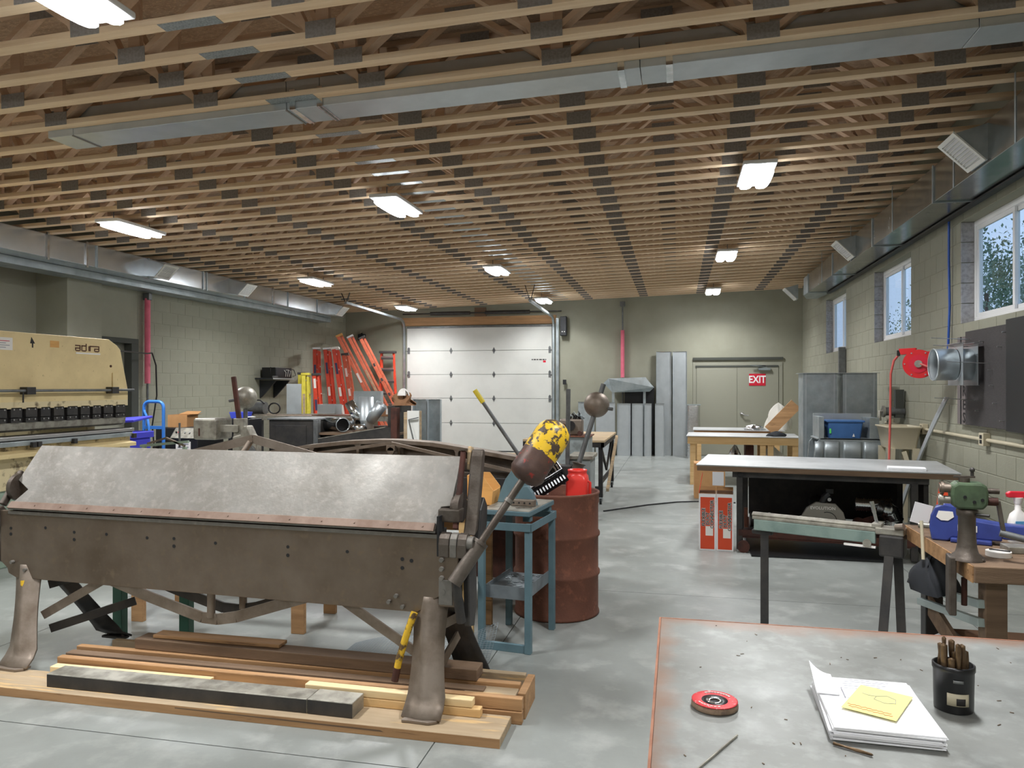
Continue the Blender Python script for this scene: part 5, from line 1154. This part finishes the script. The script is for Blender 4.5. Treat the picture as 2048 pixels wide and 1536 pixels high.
MB().prism(oc,'y',-.05,.02).build('blade_guard','saw_grey',sw,.008); MB().cyl((.04,-.056,.13),(.04,-.05,.13),.10,n=32).build('guard_disc','saw_grey',sw,.003); MB().tube([(.13+.0*k,-.058,.13) if False else (.04+.09*math.cos(t),-.056,.13+.09*math.sin(t)) for t in [k*.3-.5 for k in range(9)]],.004,5).build('guard_groove','dark_steel',sw)
MB().box(-.30,-.10,0,.30,.28,.03).build('base','black_steel',sw,.004); MB().cyl((-.02,.12,.20),(-.02,.30,.26),.09,n=20).build('motor','black_plastic',sw,.01)
MB().tube([(.0,.0,.30),(.02,-.02,.36),(.06,-.02,.40)],.035,12).build('handle','black_plastic',sw); MB().box(.03,-.04,.40,.10,.02,.45).build('handle_end','black_paint',sw,.004); MB().cyl((.06,-.06,.345),(.06,-.02,.345),.018,n=10).build('knob','aluminium',sw)
text('EVOLUTION',.042,'label_white',sw,axes((.0,-.053,.255),(1,0,0),(0,0,1)),'lettering',.001,1.0,.0005)
def flex(label,pts,r,loc,mat='galv_bright'):
    t = thing('flexible_duct',label,'flexible duct',loc); P = [Vector(p) for p in pts]; Q = []; S = []
    for a,b in zip(P[:-1],P[1:]):
        n = max(2,int((b-a).length/.011))
        for k in range(n): Q.append(a.lerp(b,k/n)); S.append(r*(1-.20*(len(Q)%2)))
    MB().tube(Q,S,16).build('ribbed_tube',mat,t)
flex('shiny ribbed flexible duct lying across the saw end of the shelf',[(-.16,.05,.0),(.0,.0,.0),(.18,.02,.01)],.072,(1.93,8.16,.455)); flex('shiny ribbed flexible duct standing upright on the shelf',[(.0,.0,-.165),(.02,.0,.0),(-.03,-.02,.09),(-.12,-.03,.11)],.085,(2.04,7.93,.355)); flex('small ribbed flexible duct peeking out beside the saw',[(-.1,.0,-.01),(.0,-.04,.02),(.06,-.08,-.01)],.05,(1.80,7.86,.245))
rl = thing('duct_elbow','dull round duct elbow carrying the ribbed duct on the shelf','duct fitting',(1.86,8.20,.245)); MB().tube([(-.05,.1,0),(-.02,0,.0),(.05,-.1,.05)],.062,16).build('elbow','rust_dark',rl)
mot = thing('drive_motor','small dark motor and bracket left of the saw on the shelf','motor',(.82,8.10,.181)); MB().cyl((-.09,0,.09),(.09,0,.09),.075,n=18).build('body','black_steel',mot,.006); MB().box(-.09,-.06,0,.09,.06,.03).build('foot','dark_steel',mot); MB().cyl((-.13,-.02,.02),(-.13,-.02,.22),.02,n=10).build('red_handle','rust',mot)

# orange boxes lettered FLEXIBLE DUCT CONNECTOR
for i,(x,lb) in enumerate(((.297,'orange and white carton lettered FLEXIBLE DUCT CONNECTOR with its flap raised'),(.470,'orange and white carton lettered FLEXIBLE DUCT CONNECTOR next to the table leg'))):
    t = thing('connector_carton',lb,'box',(x,7.90,0),-.03-.03*i); MB().box(-.083,-.10,0,.083,.16,.57).build('carton','paper',t,.002); MB().box(-.068,-.102,.015,.068,-.10,.535).build('orange_face','box_orange',t)
    MB().box(-.078,-.10,.57,.078,.155,.573).build('top_opening','cardboard_dark',t)
    for k,wd in enumerate(('FLEXIBLE','DUCT','CONNECTOR')): 
        text(wd,.045,'label_white',t,axes((-.036+.041*k,-.1035,.355+(-.02,-.035,.01)[k]-.02*i),(0,0,1),(-1,0,0)),'lettering_outline',.0005,1.0,.0035); text(wd,.045,'ink_black',t,axes((-.036+.041*k,-.105,.355+(-.02,-.035,.01)[k]-.02*i),(0,0,1),(-1,0,0)),'lettering',.0005,1.0,.0010)
    MB().box(-.018,-.105,.15-.02*i,.055,-.102,.245-.02*i).build('label','label_white',t)
    if i == 0: MB().plate([(-.083,-.10,.573),(-.083,.10,.573),(-.05,.13,.76),(-.05,-.07,.76)],.004).build('raised_flap','box_orange',t)
    MB().plate([(-.083,.16,.573),(.083,.16,.573),(.083,.22,.60),(-.083,.22,.60)],.003).build('flap','cardboard',t)

# ================================================================ BAR FOLDER ON STEEL LEGS
bf = thing('bar_folder','green and bare-metal bar folder on three flat steel legs','machine',(.44,4.645,0),-.42)
MB().box(0,.0,.80,.66,.03,.865).build('front_bar','teal_steel',bf,.004); MB().box(-.01,.0,.865,.70,.085,.882).build('bed','worn_pale',bf,.003)
MB().prism([(.01,.882),(.075,.882),(.07,.895),(.03,.905),(.008,.892)],'x',-.015,.66).build('folding_blade','worn_pale',bf,.002)
for x in (.08,.26,.44): MB().cyl((x,.04,.90),(x,.04,.906),.007,n=8).build('screw','dark_steel',bf)
MB().box(.66,-.01,.855,.80,.09,.892).build('gauge_block','worn_pale',bf,.006); MB().box(.64,.0,.885,.69,.07,.91).build('end_stop','worn_pale',bf,.004)
MB().cyl((.66,.05,.90),(.63,.06,1.02),.009,n=10).cyl((.645,.055,.96),(.63,.06,1.02),.011,n=10).build('clamp_handle','galv_bright',bf)
MB().box(.68,-.02,.74,.80,.10,.855).build('end_casting','dark_steel',bf,.01); MB().cyl((.62,-.012,.80),(.62,.0,.80),.022,n=14).build('adjuster','worn_pale',bf,.003)
MB().cyl((.76,.0,.90),(.80,-.01,.91),.018,n=10).build('pivot_nut','leg_iron',bf); MB().box(-.02,.02,.775,.10,.06,.80).build('left_casting','dark_steel',bf,.006)
MB().box(.50,-.0,.775,.66,.02,.785).build('pale_strip','label_white',bf)
MB().bar((.055,.03,.79),(.055,.03,0),.045,.012,(0,1,0)).build('leg','dark_steel',bf)
MB().bar((.73,-.01,.76),(.70,-.16,0),.045,.012,(0,1,0)).build('leg','dark_steel',bf); MB().bar((.76,.06,.76),(.78,.12,0),.045,.012,(0,1,0)).build('leg','dark_steel',bf)

# ================================================================ RIGHT WORKBENCH
rb = thing('workbench','heavy plank workbench with vise and crank machine near the right wall','workbench',(0,0,0))
for k in range(4): MB().box(1.21,3.47+.245*k,.83,2.78,3.71+.245*k,.90).build('plank','wood_dark',rb,.004)
MB().box(1.205,3.48,.828,1.21,4.44,.898).build('end_grain','wood_old',rb)
for x,y in ((1.28,3.55),(1.28,4.34),(2.68,3.55),(2.68,4.34)):
    MB().box(x,y,0,x+.085,y+.085,.83).build('leg','dark_steel' if y>4 else 'wood_dark',rb,.004)
for z in (.58,.50): MB().bar((1.27,4.40,z),(1.27,3.56,z+.14),.03,.035).build('angle_rail','pale_bar',rb,.002)
MB().box(1.29,3.6,.18,2.7,4.36,.21).build('lower_shelf','wood_dark',rb); MB().bar((1.30,3.6,.32),(1.30,4.36,.50),.02,.10).build('brace','wood_dark',rb)
bx2 = thing('carton','open worn carton on the lower shelf of the plank workbench','box',(1.60,3.95,.211)); MB().box(-.25,-.22,0,.3,.22,.22).build('carton','cardboard_dark',bx2,.004); MB().plate([(-.25,-.22,.22),(-.25,.22,.22),(-.36,.22,.16),(-.36,-.22,.16)],.004).build('flap','paper_grey',bx2)
lump('tool_bag','dark canvas tool bag hanging under the workbench edge','bag',(1.235,4.08,.645),.09,.16,.17,'cloth_black',12)
# vise
vz = thing('bench_vise','blue bench vise with rounded top on the plank workbench','vise',(1.35,4.02,.901),-.35)
MB().prism([(-.13,.0),(-.06,-.0),(-.04,.02),(.16,.02),(.16,.10),(.02,.115),(.0,.15),(-.03,.175),(-.075,.18),(-.115,.16),(-.135,.12),(-.14,.06)],'y',-.045,.045).build('body','vise_blue',vz,.008)
MB().prism([(-.11,.115),(-.09,.10),(-.06,.10),(-.035,.12),(-.04,.145),(-.10,.145)],'y',-.048,.048).build('jaw_gap','label_white',vz)
MB().box(.16,-.035,.03,.34,.035,.10).build('slide','vise_blue',vz,.006); MB().box(-.05,-.07,.0,.12,.07,.022).build('base','vise_blue',vz,.006); MB().box(-.02,-.048,.055,.06,-.045,.085).build('name_plate','label_white',vz); MB().box(-.015,-.0495,.06,.055,-.048,.08).build('name_inset','label_ink',vz)
MB().cyl((-.14,0,.06),(-.19,0,.06),.014,n=12).build('screw','worn_pale',vz); MB().cyl((-.175,-.02,.085),(-.165,-.05,-.10),.008,n=10).build('tommy_bar','sink_beige',vz)
# crank-driven rotary machine
rm = thing('rotary_machine','green crank-driven rotary bead machine on an iron pedestal','machine',(1.225,3.60,.901),-.15)
MB().lathe([(.07,.0),(.066,.012),(.045,.03),(.038,.06),(.034,.12),(.034,.185),(.04,.19),(.042,.215),(.034,.22)],24).build('pedestal','cast_iron',rm)
MB().box(-.05,-.06,-.30,-.075,.06,-.0) if False else None
MB().prism([(-.075,-.24),(-.045,-.24),(-.045,.0),(.06,.0),(.06,.014),(-.075,.014)],'y',-.045,.045).build('clamp_bracket','cast_iron',rm,.006); MB().cyl((-.01,0,-.20),(-.01,0,-.08),.012,n=10).build('clamp_screw','rust_dark',rm)
hd2 = MB().prism([(-.06,.235),(-.045,.222),(.055,.222),(.072,.245),(.075,.29),(.068,.325),(.05,.335),(-.04,.335),(-.062,.32),(-.066,.28)],'y',-.045,.05).build('head','machine_dark_green',rm,.012)
for x,z in ((.02,.255),(-.015,.275),(.05,.265)): MB().cyl((x,-.0475,z),(x,-.044,z),.007,n=10).build('oil_hole','black_paint',hd2)
MB().cyl((-.062,0,.305),(-.105,0,.305),.019,n=16).cyl((-.09,0,.305),(-.10,0,.305),.028,n=20).build('upper_roll','leg_iron',rm,.002); MB().cyl((-.062,0,.255),(-.11,0,.255),.017,n=16).cyl((-.092,0,.255),(-.108,0,.255),.026,n=20).build('lower_roll','worn_pale',rm,.002)
MB().cyl((.072,0,.30),(.12,0,.30),.012,n=12).build('upper_shaft','cast_iron',rm); MB().cyl((.072,0,.255),(.115,0,.255),.018,n=12).build('lower_shaft','rust_dark',rm); MB().bar((.115,0,.26),(.135,-.01,.12),.022,.016,(1,0,0)).build('crank_arm','cast_iron',rm,.003); MB().cyl((.12,-.01,.125),(.235,-.03,.10),.015,n=12).build('crank_grip','grey_steel',rm)
MB().cyl((-.01,0,.335),(-.01,0,.352),.022,n=14).build('adjuster_base','cast_iron',rm); MB().bar((-.05,0,.356),(.03,0,.358),.016,.008).build('adjuster_arm','cast_iron',rm); MB().cyl((.02,0,.358),(.02,0,.385),.007,n=8).build('adjuster_knob','dark_steel',rm); MB().sphere((.02,0,.388),.011,12).build('adjuster_ball','dark_steel',rm)
MB().cyl((.03,-.03,.20),(.075,-.05,.20),.006,n=8).build('set_screw','dark_steel',rm)
# spray bottle, pads, cable
sp_ = thing('spray_bottle','clear spray bottle with red and white trigger head','bottle',(1.60,4.05,.901),.2)
loft([rr(.042,.026,.02,0),rr(.045,.028,.022,.03),rr(.044,.027,.022,.10),rr(.035,.022,.02,.135),rr(.014,.014,.0138,.155),rr(.014,.014,.0138,.185)]).build('bottle','label_white',sp_); MB().box(-.035,-.0295,.03,.035,-.0275,.10).build('label','paper',sp_); MB().box(-.03,-.0305,.085,.03,-.0292,.105).build('blue_band','blue_liquid',sp_); MB().box(-.03,-.0305,.07,.03,-.0292,.08).build('yellow_band','note_yellow',sp_)
MB().cyl((0,0,.185),(0,0,.215),.016,.022,n=14).build('collar','label_white',sp_); MB().prism([(-.05,.215),(.055,.215),(.06,.228),(.04,.243),(-.04,.245),(-.055,.235)],'y',-.012,.012).build('trigger_head','spray_red',sp_,.004); MB().tube([(.03,0,.215),(.05,0,.20),(.056,0,.18)],.006,8).build('trigger','spray_red',sp_)
rd_ = thing('tape_reel','flat white tape reel lying by the rotary machine','reel',(1.385,3.70,.901)); MB().cyl((0,0,0),(0,0,.022),.05,n=28).build('reel','label_white',rd_,.003); MB().bar((-.03,.02,.026),(.04,-.02,.026),.008,.004).build('clip','black_steel',rd_)
tag(MB().box(1.45,3.76,.901,1.64,3.86,.93).build('steel_flat','worn_pale',None,.003),'short flat of bare steel lying between vise and rotary machine','bar')
tag(MB().box(1.655,3.70,.901,1.70,3.78,1.16).build('white_box','paper',None,.003),'tall narrow white box standing on the plank workbench','box')
tb = thing('tool_rack','brown wooden tool rack board on the wall side of the workbench','rack',(0,0,0)); MB().prism([(3.9,1.02),(4.46,1.02),(4.46,1.26),(4.3,1.28),(4.15,1.20),(3.9,1.20)],'x',2.72,2.75).build('board','rust_dark',tb,.003); MB().box(2.70,3.9,.901,2.78,4.46,1.02).build('base','wood_dark',tb)
lump('rag','crumpled grey-green plastic bags behind the vise','bag',(1.98,4.2,.902),.14,.12,.16,'tray_grey',15)
bks = thing('orange_folder','orange and white printed folders standing behind the vise','folder',(1.32,4.395,.901)); MB().obox((.08,0,.12),(.10,.008,.22),(0,.12,0)).build('orange_sheet','box_orange',bks); MB().obox((-.04,.015,.065),(.09,.008,.11),(0,.25,0)).build('white_sheet','paper_grey',bks)

# ================================================================ FRONT TABLE AND WHAT LIES ON IT
ftb = thing('steel_table','broad steel-topped layout table with rusty edges','table',(0,0,0))
MB().box(-.052,.75,.885,1.75,2.48,.90).build('top_plate','table_steel',ftb,.002)
MB().box(-.052,2.42,.8995,1.75,2.48,.9004).box(-.052,.75,.8995,-.025,2.48,.9004).build('rust_border','table_rust',ftb) if False else None
for x0,y0,x1,y1 in ((-.052,2.478,1.75,2.484),(-.058,.75,-.052,2.484)): MB().box(x0,y0,.884,x1,y1,.9008).build('rusty_edge','table_rust',ftb)
for x in (.05,1.62):
    for y in (.85,2.34): MB().box(x-.03,y-.03,0,x+.03,y+.03,.885).build('leg','dark_steel',ftb)
for y in (.85,2.34): MB().box(.08,y-.02,.80,1.59,y+.02,.885).build('rail','dark_steel',ftb)
for x in (.05,1.62): MB().box(x-.02,.88,.80,x+.02,2.31,.885).build('end_rail','dark_steel',ftb)
Z0 = .9005
fd = thing('grinding_disc','red flap grinding disc lying flat on the steel table','disc',(.085,1.818,Z0-.005),.3)
MB().lathe([(.011,.005),(.050,.005),(.0535,.007),(.0535,.0135),(.049,.021),(.011,.018),(.011,.005)],48).build('flap_body','disc_flap',fd)
MB().lathe([(.030,.0205),(.050,.0222),(.0525,.0212),(.0525,.0202),(.030,.0195),(.030,.0205)],48).build('printed_rim','disc_red',fd); MB().lathe([(.018,.0195),(.031,.0205),(.031,.019),(.018,.0185),(.018,.0195)],40).build('black_ring','black_plastic',fd); MB().lathe([(.011,.0195),(.0185,.021),(.019,.018),(.011,.017),(.011,.0195)],32).build('metal_hub','galv_bright',fd)
MB().cyl((0,0,.0055),(0,0,.0165),.0108,n=24).build('bore','black_paint',fd)
for k in range(9):
    a = .35+k*.17; m = MB().obox((.041*math.cos(a),.041*math.sin(a),.0222),(.004,.009,.0006),(0,0,a)); m.build('white_print','label_white',fd)
for k in range(7):
    a = 3.4+k*.2; m = MB().obox((.041*math.cos(a),.041*math.sin(a),.0222),(.003,.006,.0006),(0,0,a)); m.build('white_print','label_white',fd)
ps = thing('paper_stack','stack of white printed papers on the steel table','papers',(.432,1.84,Z0),-.03)
rnd = random.Random(21)
for k in range(9):
    z = .0035*k; dx, dy, r = rnd.uniform(-.006,.006), rnd.uniform(-.006,.006), rnd.uniform(-.025,.025)
    m = MB().obox((dx,dy,z+.0016),(.216,.29,.0030),(0,0,r)); m.build('sheet','paper' if k%3 else 'paper_grey',ps)
MB().grid(lambda u,v: Vector((-.115+.05*u,.02+.13*v,.034+.03*(1-u)**2*v)),6,6).build('curled_corner','paper',ps,solid=.0006)
for k,(x,y,w) in enumerate(((-.03,.125,.05),(.03,.12,.03),(-.04,.112,.09),(-.05,.098,.03),(.0,.098,.05),(-.045,.085,.08))): MB().box(x,y,.0333,x+w,y+.002,.0337).build('printed_line','ink_grey',ps)
for b in ((-.055,.01,-.005,.0115),(-.055,.07,-.005,.0715),(-.055,.01,-.0535,.07)): MB().box(b[0],b[1],.0333,b[2],b[3],.0337).build('printed_box','ink_grey',ps)
MB().box(-.052,-.045,.0333,.0,-.02,.0337).build('printed_block','ink_grey',ps)
yn = thing('sticky_note','pale yellow note with red handwriting and a sketched bracket on the papers','note',(.442,1.835,Z0+.0355),.9); yn.rotation_euler = (0,0,-.47)
MB().box(-.056,-.08,0,.056,.08,.0008).build('note','note_yellow',yn)
def wig(x0,x1,y,mt,nm):
    MB().tube([(x0+(x1-x0)*k/24,y+.0022*math.sin(k*2.1)+.001*math.sin(k*5.3),.0012) for k in range(25)],.0006,4).build(nm,mt,yn)
wig(-.05,.04,-.052,'ink_red','handwriting'); wig(-.045,.045,-.063,'ink_red','handwriting')
MB().tube([(-.01,.01,.0012),(-.01,.03,.0012),(.01,.045,.0012),(.03,.035,.0012),(.035,.012,.0012),(.015,.0,.0012),(-.01,.01,.0012)],.0006,4).build('sketch','ink_grey',yn); MB().tube([(-.04,.03,.0012),(-.025,.025,.0012),(-.01,.03,.0012)],.0006,4).build('sketch','ink_grey',yn)
# can of drill bits
cn_ = thing('tin_can','black can with a worn paper label standing on the steel table','can',(.628,1.928,Z0))
MB().lathe([(.001,0),(.0395,0),(.041,.003),(.0425,.090),(.0445,.093),(.0445,.104),(.0415,.106),(.040,.104),(.039,.058),(.001,.058)],40).build('shell','black_plastic',cn_)
MB().grid(lambda u,v: Vector((.0424*math.cos(-2.2+1.1*u),.0424*math.sin(-2.2+1.1*u),.02+.028*v)),10,2).build('torn_label','sink_beige',cn_,solid=.0008)
MB().grid(lambda u,v: Vector((.0428*math.cos(-1.75+.45*u),.0428*math.sin(-1.75+.45*u),.022+.016*v)),6,2).build('label_print','ink_black',cn_,solid=.0008); MB().grid(lambda u,v: Vector((.0430*math.cos(-1.9+.5*u),.0430*math.sin(-1.9+.5*u),.072+.007*v)),6,2).build('upper_label','grey_steel',cn_,solid=.0008)
def drill(label,x,y,z,r,L,tilt,az,group='drill bits in the can',flat=False):
    t = thing('drill_bit',label,'drill bit',(x,y,z),0,group); t.rotation_euler = (tilt*math.cos(az),tilt*math.sin(az),az)
    m = MB(); N = 26; ns = 8; vs = []
    for k in range(N+1):
        zz_ = L*k/N; tw = zz_/(r*5.2)
        for i in range(ns):
            a = 2*PI*i/ns; rad = r*(1-.42*abs(math.sin(a))**3); taper = 1 if k < N else .15; vs.append((rad*taper*math.cos(a+tw),rad*taper*math.sin(a+tw),zz_))
    m.add(vs,[(k*ns+i,k*ns+(i+1)%ns,(k+1)*ns+(i+1)%ns,(k+1)*ns+i) for k in range(N) for i in range(ns)],True); m.build('fluted_shaft','drill_bit',t); return t
rnd = random.Random(11); spots = []
for k in range(200):
    x, y = rnd.uniform(-.030,.030), rnd.uniform(-.030,.030)
    if x*x+y*y < .029**2 and all((x-a)**2+(y-b)**2 > .0135**2 for a,b in spots): spots.append((x,y))
    if len(spots) >= 13: break
for k,(x,y) in enumerate(spots):
    drill('worn brown twist drill bit standing in the black can',.628+x,1.928+y,Z0+.059,(.0078,.0064,.0055,.0072)[k%4],(.100,.078,.088,.066,.094)[k%5],rnd.uniform(-.02,.02),rnd.uniform(0,6))
db = drill('single twist drill bit lying on the table in front of the papers',.318,1.675,Z0+.004,.0036,.078,0,0,None); db.rotation_euler = (0,PI/2,-.49)
if 'group' in db: del db['group']
wr = tag(MB().cyl((.125,1.672,Z0+.003),(.03,1.492,Z0+.003),.0022,n=8).build('welding_rod','worn_pale'),'thin bare welding rod lying near the table edge','rod')
m = MB(); rnd = random.Random(31)
for k in range(46): m.obox((rnd.uniform(.0,1.2),rnd.uniform(1.45,2.45),Z0+.0006),(rnd.uniform(.003,.014),.002,.001),(0,0,rnd.uniform(0,3)))
sc = m.build('metal_filings','drill_bit'); tag(sc,'scattered metal chips and filings on the steel table','filings'); sc['kind'] = 'stuff'
